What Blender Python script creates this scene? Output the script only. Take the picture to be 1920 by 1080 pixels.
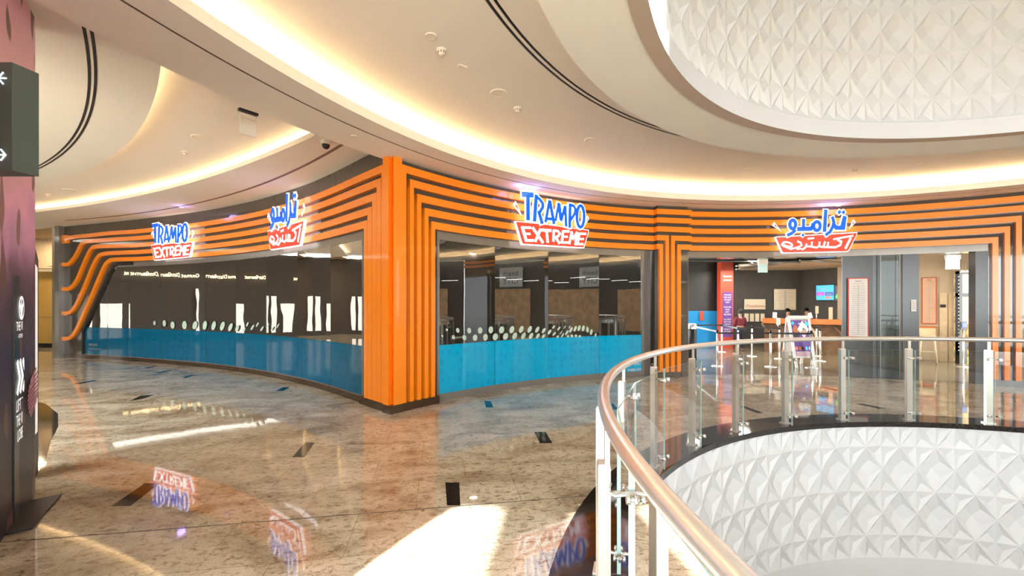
import bpy, math, random
from math import sin, cos, pi, radians as R, hypot, atan2, sqrt
from mathutils import Vector, Matrix
random.seed(7)
SC = bpy.context.scene
for o in list(bpy.data.objects): bpy.data.objects.remove(o)
COL = SC.collection

# ------------------------------------------------------------------ camera, sky, sun, exposure
F, PY, H = 797.4, 570.8, 1.709           # focal length in px, horizon row, eye height (m)
CX, CY = 5.39, 1.28                      # axis of the round atrium
cam = bpy.data.cameras.new('camera'); camo = bpy.data.objects.new('camera', cam); COL.objects.link(camo)
camo.location = (0, 0, H); camo.rotation_euler = (pi/2, 0, 0)
cam.sensor_fit = 'HORIZONTAL'; cam.sensor_width = 36; cam.lens = F/1920*36
cam.shift_y = (PY-540)/1920; cam.clip_start = 0.02; cam.clip_end = 300
SC.camera = camo

W = bpy.data.worlds.new('sky'); SC.world = W; W.use_nodes = True
bg = W.node_tree.nodes['Background']; bg.inputs[0].default_value = (0.90, 0.96, 1.0, 1); bg.inputs[1].default_value = 6.9

sun = bpy.data.lights.new('sun', 'SUN'); suno = bpy.data.objects.new('sun', sun); COL.objects.link(suno)
sun.energy = 17; sun.angle = R(1.2); sun.color = (1, 0.98, 0.94)
suno.rotation_euler = Vector((-1.94, -0.45, -4.07)).to_track_quat('-Z', 'Y').to_euler()

SC.view_settings.view_transform = 'Standard'; SC.view_settings.look = 'None'
SC.view_settings.gamma = 1; SC.view_settings.use_curve_mapping = False
SC.view_settings.exposure = 0.9
SC.cycles.caustics_reflective = False

def area_lamp(name, loc, energy, size, color=(1, 0.9, 0.75), down=True, size_y=None):
    l = bpy.data.lights.new(name, 'AREA'); o = bpy.data.objects.new(name, l); COL.objects.link(o)
    l.energy = energy; l.size = size; l.color = color; o.location = loc
    if size_y: l.shape = 'RECTANGLE'; l.size_y = size_y
    return o

# ------------------------------------------------------------------ measuring helpers
def fl(x, y, z=0.0):
    D = (z-H)*F/(PY-y); return ((x-960)/F*D, D)
def at(x, y, D):
    return Vector(((x-960)/F*D, D, H+(PY-y)*D/F))
def pol(az, r, z=0.0):                    # az in degrees, clockwise from +Y about the atrium axis
    return Vector((CX+r*sin(R(az)), CY+r*cos(R(az)), z))

# ------------------------------------------------------------------ materials
def mat(name, col, rough=0.5, metal=0.0, emit=0.0, ecol=None, spec=0.5, coat=0.0, var=0.0, vscale=4.0, bump=0.0, bscale=40.0):
    m = bpy.data.materials.new(name); m.use_nodes = True; nt = m.node_tree; b = nt.nodes['Principled BSDF']
    b.inputs['Base Color'].default_value = (*col, 1); b.inputs['Roughness'].default_value = rough
    b.inputs['Metallic'].default_value = metal; b.inputs['Specular IOR Level'].default_value = spec
    if coat: b.inputs['Coat Weight'].default_value = coat; b.inputs['Coat Roughness'].default_value = 0.04
    if emit:
        b.inputs['Emission Color'].default_value = (*(ecol or col), 1); b.inputs['Emission Strength'].default_value = emit
    tc = nt.nodes.new('ShaderNodeTexCoord')
    if var:
        n = nt.nodes.new('ShaderNodeTexNoise'); n.inputs['Scale'].default_value = vscale; n.inputs['Detail'].default_value = 5
        nt.links.new(tc.outputs['Object'], n.inputs['Vector'])
        cr = nt.nodes.new('ShaderNodeValToRGB'); cr.color_ramp.elements[0].position = 0.3; cr.color_ramp.elements[1].position = 0.7
        cr.color_ramp.elements[0].color = (*[max(0, c*(1-var)) for c in col], 1)
        cr.color_ramp.elements[1].color = (*[min(1, c*(1+var)) for c in col], 1)
        nt.links.new(n.outputs['Fac'], cr.inputs[0]); nt.links.new(cr.outputs[0], b.inputs['Base Color'])
    if bump:
        n2 = nt.nodes.new('ShaderNodeTexNoise'); n2.inputs['Scale'].default_value = bscale
        nt.links.new(tc.outputs['Object'], n2.inputs['Vector'])
        bp = nt.nodes.new('ShaderNodeBump'); bp.inputs['Strength'].default_value = bump; bp.inputs['Distance'].default_value = 0.02
        nt.links.new(n2.outputs['Fac'], bp.inputs['Height']); nt.links.new(bp.outputs[0], b.inputs['Normal'])
    return m
def glow(name, col, s):
    m = bpy.data.materials.new(name); m.use_nodes = True; nt = m.node_tree
    for n in list(nt.nodes): nt.nodes.remove(n)
    e = nt.nodes.new('ShaderNodeEmission'); o = nt.nodes.new('ShaderNodeOutputMaterial')
    e.inputs[0].default_value = (*col, 1); e.inputs[1].default_value = s; nt.links.new(e.outputs[0], o.inputs[0]); return m
def glass(name, tint, ior=1.5, boost=0.0, wob=0.0):
    """a pane seen as a thin sheet: tinted see-through plus mirror reflection by Fresnel"""
    m = bpy.data.materials.new(name); m.use_nodes = True; nt = m.node_tree
    for n in list(nt.nodes): nt.nodes.remove(n)
    t = nt.nodes.new('ShaderNodeBsdfTransparent'); g = nt.nodes.new('ShaderNodeBsdfGlossy'); mx = nt.nodes.new('ShaderNodeMixShader')
    fr = nt.nodes.new('ShaderNodeFresnel'); o = nt.nodes.new('ShaderNodeOutputMaterial'); ad = nt.nodes.new('ShaderNodeMath')
    t.inputs[0].default_value = (*tint, 1); g.inputs['Roughness'].default_value = 0.0; g.inputs[0].default_value = (1, 1, 1, 1)
    fr.inputs[0].default_value = ior; ad.operation = 'ADD'; ad.inputs[1].default_value = boost; ad.use_clamp = True
    nt.links.new(fr.outputs[0], ad.inputs[0]); nt.links.new(ad.outputs[0], mx.inputs[0])
    nt.links.new(t.outputs[0], mx.inputs[1]); nt.links.new(g.outputs[0], mx.inputs[2]); nt.links.new(mx.outputs[0], o.inputs[0])
    if wob:
        tc = nt.nodes.new('ShaderNodeTexCoord'); n = nt.nodes.new('ShaderNodeTexNoise'); n.inputs['Scale'].default_value = 0.9
        bp = nt.nodes.new('ShaderNodeBump'); bp.inputs['Strength'].default_value = wob; bp.inputs['Distance'].default_value = 0.05
        nt.links.new(tc.outputs['Object'], n.inputs['Vector']); nt.links.new(n.outputs['Fac'], bp.inputs['Height'])
        nt.links.new(bp.outputs[0], g.inputs['Normal'])
    return m

def granite():
    m = bpy.data.materials.new('beige_granite'); m.use_nodes = True; nt = m.node_tree; L = nt.links.new; b = nt.nodes['Principled BSDF']
    tc = nt.nodes.new('ShaderNodeTexCoord'); mp = nt.nodes.new('ShaderNodeMapping'); mp.inputs['Rotation'].default_value = (0, 0, R(-9.6))
    L(tc.outputs['Object'], mp.inputs[0])
    st = nt.nodes.new('ShaderNodeMapping'); st.inputs['Scale'].default_value = (0.8, 1.35, 1); L(mp.outputs[0], st.inputs[0])
    n1 = nt.nodes.new('ShaderNodeTexNoise'); n1.inputs['Scale'].default_value = 1.6; n1.inputs['Detail'].default_value = 7; n1.inputs['Distortion'].default_value = 1.2
    n2 = nt.nodes.new('ShaderNodeTexNoise'); n2.inputs['Scale'].default_value = 17; n2.inputs['Detail'].default_value = 8; n2.inputs['Roughness'].default_value = 0.7; n2.inputs['Distortion'].default_value = 0.8
    n3 = nt.nodes.new('ShaderNodeTexNoise'); n3.inputs['Scale'].default_value = 70; n3.inputs['Detail'].default_value = 3
    for n in (n1, n2): L(st.outputs[0], n.inputs['Vector'])
    L(mp.outputs[0], n3.inputs['Vector'])
    c1 = nt.nodes.new('ShaderNodeValToRGB'); e = c1.color_ramp.elements
    e[0].position = 0.30; e[0].color = (0.41, 0.33, 0.23, 1); e[1].position = 0.72; e[1].color = (0.84, 0.78, 0.65, 1)
    k = e.new(0.5); k.color = (0.66, 0.60, 0.46, 1)
    L(n1.outputs['Fac'], c1.inputs[0])
    c2 = nt.nodes.new('ShaderNodeValToRGB'); e = c2.color_ramp.elements
    e[0].position = 0.36; e[0].color = (0.36, 0.26, 0.17, 1); e[1].position = 0.50; e[1].color = (1, 1, 1, 1)
    L(n2.outputs['Fac'], c2.inputs[0])
    mx = nt.nodes.new('ShaderNodeMixRGB'); mx.blend_type = 'MULTIPLY'; mx.inputs[0].default_value = 0.85
    L(c1.outputs[0], mx.inputs[1]); L(c2.outputs[0], mx.inputs[2])
    c3 = nt.nodes.new('ShaderNodeValToRGB'); e = c3.color_ramp.elements
    e[0].position = 0.30; e[0].color = (0.42, 0.34, 0.27, 1); e[1].position = 0.44; e[1].color = (1, 1, 1, 1)
    L(n3.outputs['Fac'], c3.inputs[0])
    mx2 = nt.nodes.new('ShaderNodeMixRGB'); mx2.blend_type = 'MULTIPLY'; mx2.inputs[0].default_value = 0.75
    L(mx.outputs[0], mx2.inputs[1]); L(c3.outputs[0], mx2.inputs[2])
    br = nt.nodes.new('ShaderNodeTexBrick'); br.inputs['Scale'].default_value = 1.0; br.inputs['Mortar Size'].default_value = 0.0022
    br.inputs['Brick Width'].default_value = 0.9; br.inputs['Row Height'].default_value = 0.6; br.inputs['Mortar Smooth'].default_value = 0.2
    br.inputs['Color1'].default_value = (1.0, 1.0, 1.0, 1); br.inputs['Color2'].default_value = (0.86, 0.83, 0.80, 1); br.inputs['Mortar'].default_value = (0.42, 0.36, 0.28, 1)
    off = nt.nodes.new('ShaderNodeMapping'); off.inputs['Location'].default_value = (0.2, -0.63, 0); L(mp.outputs[0], off.inputs[0]); L(off.outputs[0], br.inputs['Vector'])
    mx3 = nt.nodes.new('ShaderNodeMixRGB'); mx3.blend_type = 'MULTIPLY'; mx3.inputs[0].default_value = 1.0
    L(mx2.outputs[0], mx3.inputs[1]); L(br.outputs['Color'], mx3.inputs[2]); L(mx3.outputs[0], b.inputs['Base Color'])
    b.inputs['Roughness'].default_value = 0.035; b.inputs['Specular IOR Level'].default_value = 0.62
    return m

M = {}
M['granite'] = granite()
M['black_granite'] = mat('black_granite', (0.018, 0.014, 0.012), 0.06, var=0.5, vscale=60)
M['ceiling'] = mat('ceiling_paint', (0.86, 0.825, 0.76), 0.85, var=0.015, vscale=1.5)
M['lip'] = mat('cove_paint', (0.85, 0.79, 0.68), 0.8, var=0.01)
M['trim_brown'] = mat('taupe_metal_trim', (0.50, 0.40, 0.33), 0.5, var=0.04, vscale=2)
M['white'] = mat('white_cladding', (0.59, 0.585, 0.585), 0.55, var=0.02, vscale=1.2)
M['slot'] = mat('black_slot', (0.012, 0.010, 0.008), 0.6, var=0.1)
M['slot_brown'] = mat('brown_slot', (0.22, 0.15, 0.11), 0.6, var=0.1)
M['orange'] = mat('orange_gloss', (1.0, 0.27, 0.008), 0.28, coat=0.35, var=0.04, vscale=1.0)
M['fascia'] = mat('dark_back_painted_glass', (0.075, 0.063, 0.052), 0.04, spec=0.8, var=0.1, vscale=1.0)
M['header'] = mat('brushed_grey_header', (0.24, 0.225, 0.20), 0.16, metal=0.35, var=0.06, vscale=2)
M['frame'] = mat('grey_aluminium', (0.17, 0.16, 0.145), 0.3, metal=0.5, var=0.05)
M['plinth'] = mat('dark_plinth', (0.055, 0.032, 0.018), 0.07, spec=0.7, var=0.2)
M['steel'] = mat('brushed_steel', (0.92, 0.91, 0.89), 0.30, metal=0.9, var=0.03, vscale=8)
M['post'] = mat('satin_post_steel', (0.74, 0.70, 0.62), 0.34, metal=0.75, var=0.03, vscale=6)
M['fit'] = mat('polished_fitting', (0.85, 0.83, 0.78), 0.18, metal=0.8, var=0.02)
M['railglass'] = glass('clear_balustrade_glass', (0.95, 0.975, 0.96), 1.50)
M['glassedge'] = mat('green_glass_edge', (0.52, 0.72, 0.66), 0.12, var=0.1)
M['shopglass'] = glass('shop_glass', (0.50, 0.46, 0.40), 1.6, 0.08, wob=0.02)
M['shopglass_l'] = glass('dark_shop_glass', (0.55, 0.52, 0.45), 1.65, 0.10, wob=0.07)
M['doorglass'] = glass('door_glass', (0.80, 0.84, 0.80), 1.25)

def film(name, base, dark):
    m = mat(name, base, 0.05); nt = m.node_tree; L = nt.links.new; b = nt.nodes['Principled BSDF']
    tc = nt.nodes.new('ShaderNodeTexCoord'); v = nt.nodes.new('ShaderNodeTexVoronoi'); v.inputs['Scale'].default_value = 8.5; v.inputs['Randomness'].default_value = 0.35
    mp = nt.nodes.new('ShaderNodeMapping'); mp.inputs['Scale'].default_value = (1, 1, 0.72); L(tc.outputs['Object'], mp.inputs[0]); L(mp.outputs[0], v.inputs['Vector'])
    cr = nt.nodes.new('ShaderNodeValToRGB'); e = cr.color_ramp.elements; e[0].position = 0.36; e[0].color = (*dark, 1); e[1].position = 0.42; e[1].color = (*base, 1)
    L(v.outputs['Distance'], cr.inputs[0])
    n = nt.nodes.new('ShaderNodeTexNoise'); n.inputs['Scale'].default_value = 1.1; L(tc.outputs['Object'], n.inputs['Vector'])
    mx = nt.nodes.new('ShaderNodeMixRGB'); L(n.outputs['Fac'], mx.inputs[0]); L(cr.outputs[0], mx.inputs[2]); mx.inputs[1].default_value = (*base, 1)
    L(mx.outputs[0], b.inputs['Base Color']); return m
M['film'] = film('cyan_window_film', (0.0, 0.39, 0.66), (0.0, 0.29, 0.56))
M['film_l'] = film('deep_blue_window_film', (0.0, 0.11, 0.21), (0.0, 0.065, 0.155))
M['dots'] = mat('pale_green_decal', (0.52, 0.66, 0.55), 0.5, var=0.08, vscale=9)
M['blue_letter'] = mat('blue_lit_acrylic', (0.0, 0.08, 0.62), 0.4, emit=0.5, ecol=(0.0, 0.10, 0.95))
M['white_letter'] = mat('white_lit_acrylic', (0.9, 0.9, 0.92), 0.4, emit=1.1, ecol=(1, 0.97, 1))
M['red_plaque'] = mat('red_lit_acrylic', (0.85, 0.05, 0.02), 0.4, emit=0.4, ecol=(0.95, 0.04, 0.02))
M['led'] = glow('warm_led_strip', (1.0, 0.70, 0.39), 15)
M['violet'] = glow('violet_spot_lens', (0.45, 0.35, 1.0), 6)
M['offwhite'] = mat('offwhite_plastic', (0.80, 0.75, 0.66), 0.45, var=0.02)
M['cream'] = mat('cream_print', (0.78, 0.66, 0.47), 0.6, var=0.04, vscale=6)
M['black'] = mat('matt_black', (0.012, 0.011, 0.011), 0.45, var=0.1)
M['darkwall'] = mat('charcoal_wall', (0.065, 0.058, 0.05), 0.7, var=0.08)
M['darkpanel'] = mat('charcoal_door_panel', (0.042, 0.043, 0.044), 0.25, var=0.05)
M['interiorfloor'] = mat('brown_tile_floor', (0.17, 0.125, 0.08), 0.15, var=0.2, vscale=2.5)
M['beige'] = mat('beige_wall', (0.50, 0.38, 0.25), 0.7, var=0.04, vscale=2)
M['blue'] = mat('blue_wall_paint', (0.0, 0.22, 0.52), 0.6, var=0.08, vscale=3)
M['teal'] = mat('teal_edge_paint', (0.02, 0.12, 0.14), 0.6, var=0.1)
M['redcol'] = mat('red_column_wrap', (0.47, 0.05, 0.02), 0.5, var=0.06, vscale=3)
M['purple'] = mat('purple_print', (0.12, 0.035, 0.24), 0.5, var=0.15, vscale=5)
M['text_w'] = mat('white_print', (0.8, 0.78, 0.76), 0.6, var=0.03)
M['text_glow'] = mat('white_glow_lettering', (0.85, 0.85, 0.83), 0.5, emit=0.6)  # emission added because plain white print stayed dim on the totem
M['text_k'] = mat('dark_print', (0.05, 0.035, 0.03), 0.6, var=0.05)
M['text_g'] = mat('grey_print', (0.35, 0.31, 0.28), 0.6, var=0.05)
M['paper'] = mat('white_paper', (0.78, 0.74, 0.70), 0.6, var=0.03)
M['salmon'] = mat('salmon_board', (0.62, 0.36, 0.22), 0.6, var=0.05)
M['red'] = mat('red_border_print', (0.55, 0.03, 0.02), 0.5, var=0.1, vscale=30)
M['orange_top'] = mat('orange_counter_laminate', (0.55, 0.15, 0.03), 0.35, var=0.08)
M['wood'] = mat('brown_wood', (0.17, 0.085, 0.035), 0.5, var=0.25, vscale=6)
M['ltwood'] = mat('pale_wood', (0.60, 0.46, 0.28), 0.5, var=0.12, vscale=6)
M['mosaic'] = mat('gold_mosaic', (0.55, 0.40, 0.16), 0.35, var=0.75, vscale=14)
M['skin'] = mat('skin', (0.36, 0.20, 0.13), 0.55, var=0.05)
M['maroon'] = mat('maroon_fabric', (0.13, 0.012, 0.02), 0.85, var=0.2)
M['navy'] = mat('navy_fabric', (0.015, 0.015, 0.03), 0.85, var=0.2)
M['hair'] = mat('black_hair', (0.008, 0.006, 0.005), 0.6, var=0.2)
M['tv_cyan'] = mat('screen_cyan', (0.02, 0.3, 0.6), 0.3, emit=0.7, ecol=(0.03, 0.35, 0.75))
M['tv_mag'] = mat('screen_magenta', (0.4, 0.03, 0.4), 0.3, emit=0.6)
M['tv_navy'] = mat('screen_navy', (0.03, 0.06, 0.3), 0.3, emit=0.6)
M['tv_red'] = mat('screen_red', (0.7, 0.12, 0.08), 0.3, emit=0.6)
M['tv_dark'] = mat('screen_dark_picture', (0.05, 0.03, 0.05), 0.3, emit=0.6, var=0.6, vscale=10)
M['tv_green'] = mat('screen_green', (0.05, 0.55, 0.05), 0.3, emit=0.7, var=0.4, vscale=12)
M['tv_white'] = mat('screen_white', (0.5, 0.6, 0.75), 0.3, emit=0.6)
M['palecyan'] = mat('pale_cyan_acrylic', (0.50, 0.66, 0.62), 0.25, emit=0.12, var=0.05)
M['greengrey'] = mat('grey_green_metal', (0.085, 0.115, 0.10), 0.5, metal=0.2, var=0.05, vscale=3)
M['arrow'] = glow('lit_white_arrow', (0.9, 1.0, 0.95), 1.6)
M['totem'] = mat('totem_black', (0.010, 0.012, 0.012), 0.35, var=0.1)
M['totem_side'] = mat('totem_grey_side', (0.15, 0.16, 0.13), 0.4, metal=0.3, var=0.05)
M['lightbox'] = mat('white_lightbox', (0.85, 0.83, 0.80), 0.5, emit=0.35)
M['pinkprint'] = mat('pink_print', (0.62, 0.30, 0.40), 0.5, var=0.1)
M['yellow'] = mat('warm_yellow_wall', (0.46, 0.28, 0.07), 0.35, var=0.05, vscale=1)
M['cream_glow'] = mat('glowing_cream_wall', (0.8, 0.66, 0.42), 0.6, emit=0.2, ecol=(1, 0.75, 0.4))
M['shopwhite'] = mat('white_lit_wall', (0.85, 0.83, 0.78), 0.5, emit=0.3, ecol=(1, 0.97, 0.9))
M['gold'] = glow('warm_lit_letters', (1.0, 0.75, 0.35), 3)
M['linelamp'] = glow('white_linear_lamp', (1, 0.95, 0.9), 6)
M['signpanel'] = mat('grey_glow_panel', (0.4, 0.4, 0.38), 0.5, emit=0.5)  # emission added so the mirrored sign panel shows lighter than its wall
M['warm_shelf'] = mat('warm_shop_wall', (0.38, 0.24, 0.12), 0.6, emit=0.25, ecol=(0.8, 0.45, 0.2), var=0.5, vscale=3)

def mural():
    m = bpy.data.materials.new('pink_mural_print'); m.use_nodes = True; nt = m.node_tree; L = nt.links.new; b = nt.nodes['Principled BSDF']
    tc = nt.nodes.new('ShaderNodeTexCoord'); sp = nt.nodes.new('ShaderNodeSeparateXYZ'); L(tc.outputs['Object'], sp.inputs[0])
    n = nt.nodes.new('ShaderNodeTexNoise'); n.inputs['Scale'].default_value = 1.3; n.inputs['Detail'].default_value = 2; n.inputs['Distortion'].default_value = 0.7
    L(tc.outputs['Object'], n.inputs['Vector'])
    ad = nt.nodes.new('ShaderNodeMath'); ad.operation = 'MULTIPLY_ADD'; ad.inputs[1].default_value = 1.7; L(n.outputs['Fac'], ad.inputs[0]); L(sp.outputs['Z'], ad.inputs[2])
    mr = nt.nodes.new('ShaderNodeMapRange'); mr.inputs['From Min'].default_value = 1.5; mr.inputs['From Max'].default_value = 4.3; L(ad.outputs[0], mr.inputs['Value'])
    cr = nt.nodes.new('ShaderNodeValToRGB'); e = cr.color_ramp.elements
    e[0].position = 0.0; e[0].color = (0.018, 0.012, 0.022, 1); e[1].position = 1.0; e[1].color = (0.88, 0.47, 0.60, 1)
    for p, c in ((0.28, (0.06, 0.03, 0.07, 1)), (0.42, (0.16, 0.08, 0.17, 1)), (0.55, (0.58, 0.31, 0.62, 1)), (0.7, (0.90, 0.47, 0.70, 1)), (0.78, (0.80, 0.43, 0.58, 1)), (0.84, (0.90, 0.52, 0.64, 1))):
        k = e.new(p); k.color = c
    L(mr.outputs[0], cr.inputs[0])
    n2 = nt.nodes.new('ShaderNodeTexNoise'); n2.inputs['Scale'].default_value = 2.2; n2.inputs['Detail'].default_value = 1
    mp = nt.nodes.new('ShaderNodeMapping'); mp.inputs['Scale'].default_value = (2.0, 2.0, 0.7); mp.inputs['Location'].default_value = (3, 1, 2); L(tc.outputs['Object'], mp.inputs[0]); L(mp.outputs[0], n2.inputs['Vector'])
    c2 = nt.nodes.new('ShaderNodeValToRGB'); q = c2.color_ramp.elements; q[0].position = 0.60; q[0].color = (0, 0, 0, 1); q[1].position = 0.63; q[1].color = (1, 1, 1, 1); L(n2.outputs['Fac'], c2.inputs[0])
    mx = nt.nodes.new('ShaderNodeMixRGB'); L(c2.outputs[0], mx.inputs[0]); L(cr.outputs[0], mx.inputs[1]); mx.inputs[2].default_value = (0.16, 0.08, 0.06, 1)
    L(mx.outputs[0], b.inputs['Base Color']); b.inputs['Roughness'].default_value = 0.4; return m
M['mural'] = mural()

# ------------------------------------------------------------------ mesh helpers
class MB:
    def __init__(s): s.v = []; s.f = []; s.mi = []; s.sm = []; s.cur = 0; s.smooth = False
    def V(s, p): s.v.append(tuple(p)); return len(s.v)-1
    def Fc(s, ids): s.f.append(tuple(ids)); s.mi.append(s.cur); s.sm.append(s.smooth)
    def quad(s, *p): s.Fc([s.V(q) for q in p])
    def hexa(s, p):      # 8 points: 4 bottom, 4 top
        i = [s.V(q) for q in p]
        for a in ((0, 3, 2, 1), (4, 5, 6, 7), (0, 1, 5, 4), (1, 2, 6, 5), (2, 3, 7, 6), (3, 0, 4, 7)): s.Fc([i[k] for k in a])
    def box(s, c, d, u=Vector((1, 0, 0)), n=None, up=Vector((0, 0, 1))):
        """box centred c, full sizes d along u, n, up"""
        c = Vector(c); u = Vector(u).normalized(); up = Vector(up).normalized(); n = Vector(n).normalized() if n is not None else up.cross(u)
        a, b, e = u*d[0]/2, n*d[1]/2, up*d[2]/2
        s.hexa([c-a-b-e, c+a-b-e, c+a+b-e, c-a+b-e, c-a-b+e, c+a-b+e, c+a+b+e, c-a+b+e])
    def prism(s, pts, off):       # closed planar polygon extruded by vector off
        off = Vector(off); n = len(pts); a = [s.V(p) for p in pts]; b = [s.V(Vector(p)+off) for p in pts]
        s.Fc(a[::-1]); s.Fc(b)
        for i in range(n): j = (i+1) % n; s.Fc((a[i], a[j], b[j], b[i]))
    def cyl(s, p0, p1, r0, r1=None, n=14, caps=True):
        r1 = r0 if r1 is None else r1; p0 = Vector(p0); p1 = Vector(p1); d = (p1-p0).normalized()
        u = d.orthogonal().normalized(); w = d.cross(u); sm = s.smooth; s.smooth = True
        A = [s.V(p0+(u*cos(2*pi*k/n)+w*sin(2*pi*k/n))*r0) for k in range(n)]
        B = [s.V(p1+(u*cos(2*pi*k/n)+w*sin(2*pi*k/n))*r1) for k in range(n)]
        for k in range(n): j = (k+1) % n; s.Fc((A[k], A[j], B[j], B[k]))
        s.smooth = False
        if caps: s.Fc(A[::-1]); s.Fc(B)
        s.smooth = sm
    def tube(s, pts, r, n=12, closed=False):
        pts = [Vector(p) for p in pts]; N = len(pts); rings = []; sm = s.smooth; s.smooth = True
        prev = None
        for i in range(N):
            if closed: t = (pts[(i+1) % N]-pts[i-1])
            else: t = pts[min(i+1, N-1)]-pts[max(i-1, 0)]
            t.normalize()
            if prev is None: u = t.cross(Vector((0, 0, 1))); u = u.normalized() if u.length > 1e-4 else t.orthogonal().normalized()
            else: u = (prev-t*prev.dot(t)).normalized()
            prev = u; w = t.cross(u)
            rings.append([s.V(pts[i]+(u*cos(2*pi*k/n)+w*sin(2*pi*k/n))*r) for k in range(n)])
        for i in range(N if closed else N-1):
            a, b = rings[i], rings[(i+1) % N]
            for k in range(n): j = (k+1) % n; s.Fc((a[k], a[j], b[j], b[k]))
        s.smooth = False
        if not closed: s.Fc(rings[0][::-1]); s.Fc(rings[-1])
        s.smooth = sm
    def lathe(s, prof, c, n=32, a0=0.0, a1=360.0, up=Vector((0, 0, 1))):
        """profile (r,z) round a vertical axis at c, azimuth a0..a1"""
        if n >= 96 and len(prof) > 2:          # big architectural rings keep crisp arrises
            for p, q in zip(prof, prof[1:]): s.lathe([p, q], c, n, a0, a1)
            return
        full = abs(a1-a0) >= 359.9; m = n if full else n+1; rings = []; sm = s.smooth; s.smooth = True
        for k in range(m):
            a = R(a0+(a1-a0)*k/n); rings.append([s.V((c[0]+r*sin(a), c[1]+r*cos(a), c[2]+z)) for r, z in prof])
        for k in range(n):
            A, B = rings[k], rings[(k+1) % m]
            for i in range(len(prof)-1): s.Fc((A[i], B[i], B[i+1], A[i+1]))
        s.smooth = sm
    def build(s, name, m, parent=None, flat=False):
        me = bpy.data.meshes.new(name); me.from_pydata(s.v, [], s.f); 
        ms = m if isinstance(m, (list, tuple)) else [m]
        for x in ms: me.materials.append(M[x] if isinstance(x, str) else x)
        for p, i, q in zip(me.polygons, s.mi, s.sm): p.material_index = i; p.use_smooth = q and not flat
        me.update(); o = bpy.data.objects.new(name, me); COL.objects.link(o)
        if parent is not None: o.parent = parent; o.matrix_parent_inverse = Matrix.Translation(parent.location).inverted()
        return o

def empty(name, loc, label, cat, group=None, kind=None):
    o = bpy.data.objects.new(name, None); COL.objects.link(o); o.location = loc; o.empty_display_size = 0.2
    if label: o['label'] = label
    if cat: o['category'] = cat
    if group: o['group'] = group
    if kind: o['kind'] = kind
    return o
def tag(o, label=None, cat=None, group=None, kind=None):
    for k, v in (('label', label), ('category', cat), ('group', group), ('kind', kind)):
        if v: o[k] = v
    return o
def struct(o, label, cat='structure'): o['kind'] = 'structure'; o['label'] = label; o['category'] = cat; return o
def copy_tree(o, parent=None):
    c = o.copy(); COL.objects.link(c)
    if parent is not None: c.parent = parent
    for ch in o.children: copy_tree(ch, c)
    return c

_tx = {}
def text_geo(body):
    if body in _tx: return _tx[body]
    cu = bpy.data.curves.new('t', 'FONT'); cu.body = body; cu.size = 1; cu.resolution_u = 2; cu.fill_mode = 'FRONT'
    ob = bpy.data.objects.new('t', cu); COL.objects.link(ob); me = ob.to_mesh()
    v = [tuple(x.co) for x in me.vertices]; f = [tuple(p.vertices) for p in me.polygons]
    ob.to_mesh_clear(); bpy.data.objects.remove(ob); bpy.data.curves.remove(cu)
    xs = [p[0] for p in v] or [0, 1]; _tx[body] = (v, f, min(xs), max(xs)); return _tx[body]
def add_text(mb, body, org, u, v, size, width=None, align='C'):
    """flat lettering; org = centre (or left) of the baseline"""
    vs, fs, x0, x1 = text_geo(body); sx = size if width is None else width/(x1-x0)
    u = Vector(u).normalized(); v = Vector(v).normalized(); org = Vector(org)
    ox = (x0+x1)/2 if align == 'C' else x0
    b = len(mb.v)
    for p in vs: mb.v.append(tuple(org+u*(p[0]-ox)*sx+v*p[1]*size))
    for f in fs: mb.Fc([b+i for i in f])

UP = Vector((0, 0, 1))
# ------------------------------------------------------------------ facade curves
class Crv:
    def __init__(s, pts):
        s.p = [Vector((x, y)) for x, y in pts]; s.s = [0.0]
        for a, b in zip(s.p, s.p[1:]): s.s.append(s.s[-1]+(b-a).length)
        s.L = s.s[-1]
    def idx(s, t):
        t = max(0, min(s.L-1e-6, t)); lo, hi = 0, len(s.s)-1
        while hi-lo > 1:
            m = (lo+hi)//2
            if s.s[m] <= t: lo = m
            else: hi = m
        return lo, (t-s.s[lo])/(s.s[lo+1]-s.s[lo])
    def tan(s, t):
        i, _ = s.idx(t); a = s.p[max(i-2, 0)]; b = s.p[min(i+3, len(s.p)-1)]; return (b-a).normalized()
    def nrm(s, t):
        i, k = s.idx(t); q = s.p[i].lerp(s.p[i+1], k); d = s.tan(t); n = Vector((-d.y, d.x))
        return n if n.dot(-q) > 0 else -n
    def pt(s, t, off=0.0, z=0.0):
        ext = 0
        if t < 0: ext = t
        if t > s.L: ext = t-s.L
        i, k = s.idx(t); q = s.p[i].lerp(s.p[i+1], k)+s.nrm(t)*off+s.tan(t)*ext; return Vector((q.x, q.y, z))
    def hit(s, x, y=PY, off=0.0):
        """where the line of sight through (x,y) meets the curve: (s, z)"""
        r = (x-960)/F
        for i in range(len(s.p)-1):
            n = s.nrm(s.s[i]+1e-4); a = s.p[i]+n*off; b = s.p[i+1]+n*off; fa = a.x-r*a.y; fb = b.x-r*b.y
            if fa*fb <= 0 and a.y > 0:
                k = fa/(fa-fb) if fa != fb else 0; q = a.lerp(b, k); return s.s[i]+k*(s.s[i+1]-s.s[i]), H+(PY-y)*q.y/F
        raise ValueError(('no hit', x))
def smooth(pts, sub=8):
    out = []; P = [pts[0]]+list(pts)+[pts[-1]]
    for i in range(1, len(P)-2):
        p0, p1, p2, p3 = P[i-1:i+3]
        for k in range(sub):
            t = k/sub
            out.append(tuple(0.5*((2*p1[j])+(-p0[j]+p2[j])*t+(2*p0[j]-5*p1[j]+4*p2[j]-p3[j])*t*t+(-p0[j]+3*p1[j]-3*p2[j]+p3[j])*t**3) for j in range(len(p1))))
    out.append(tuple(pts[-1])); return out
RR = 9.10
cr0 = -53.2
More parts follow.
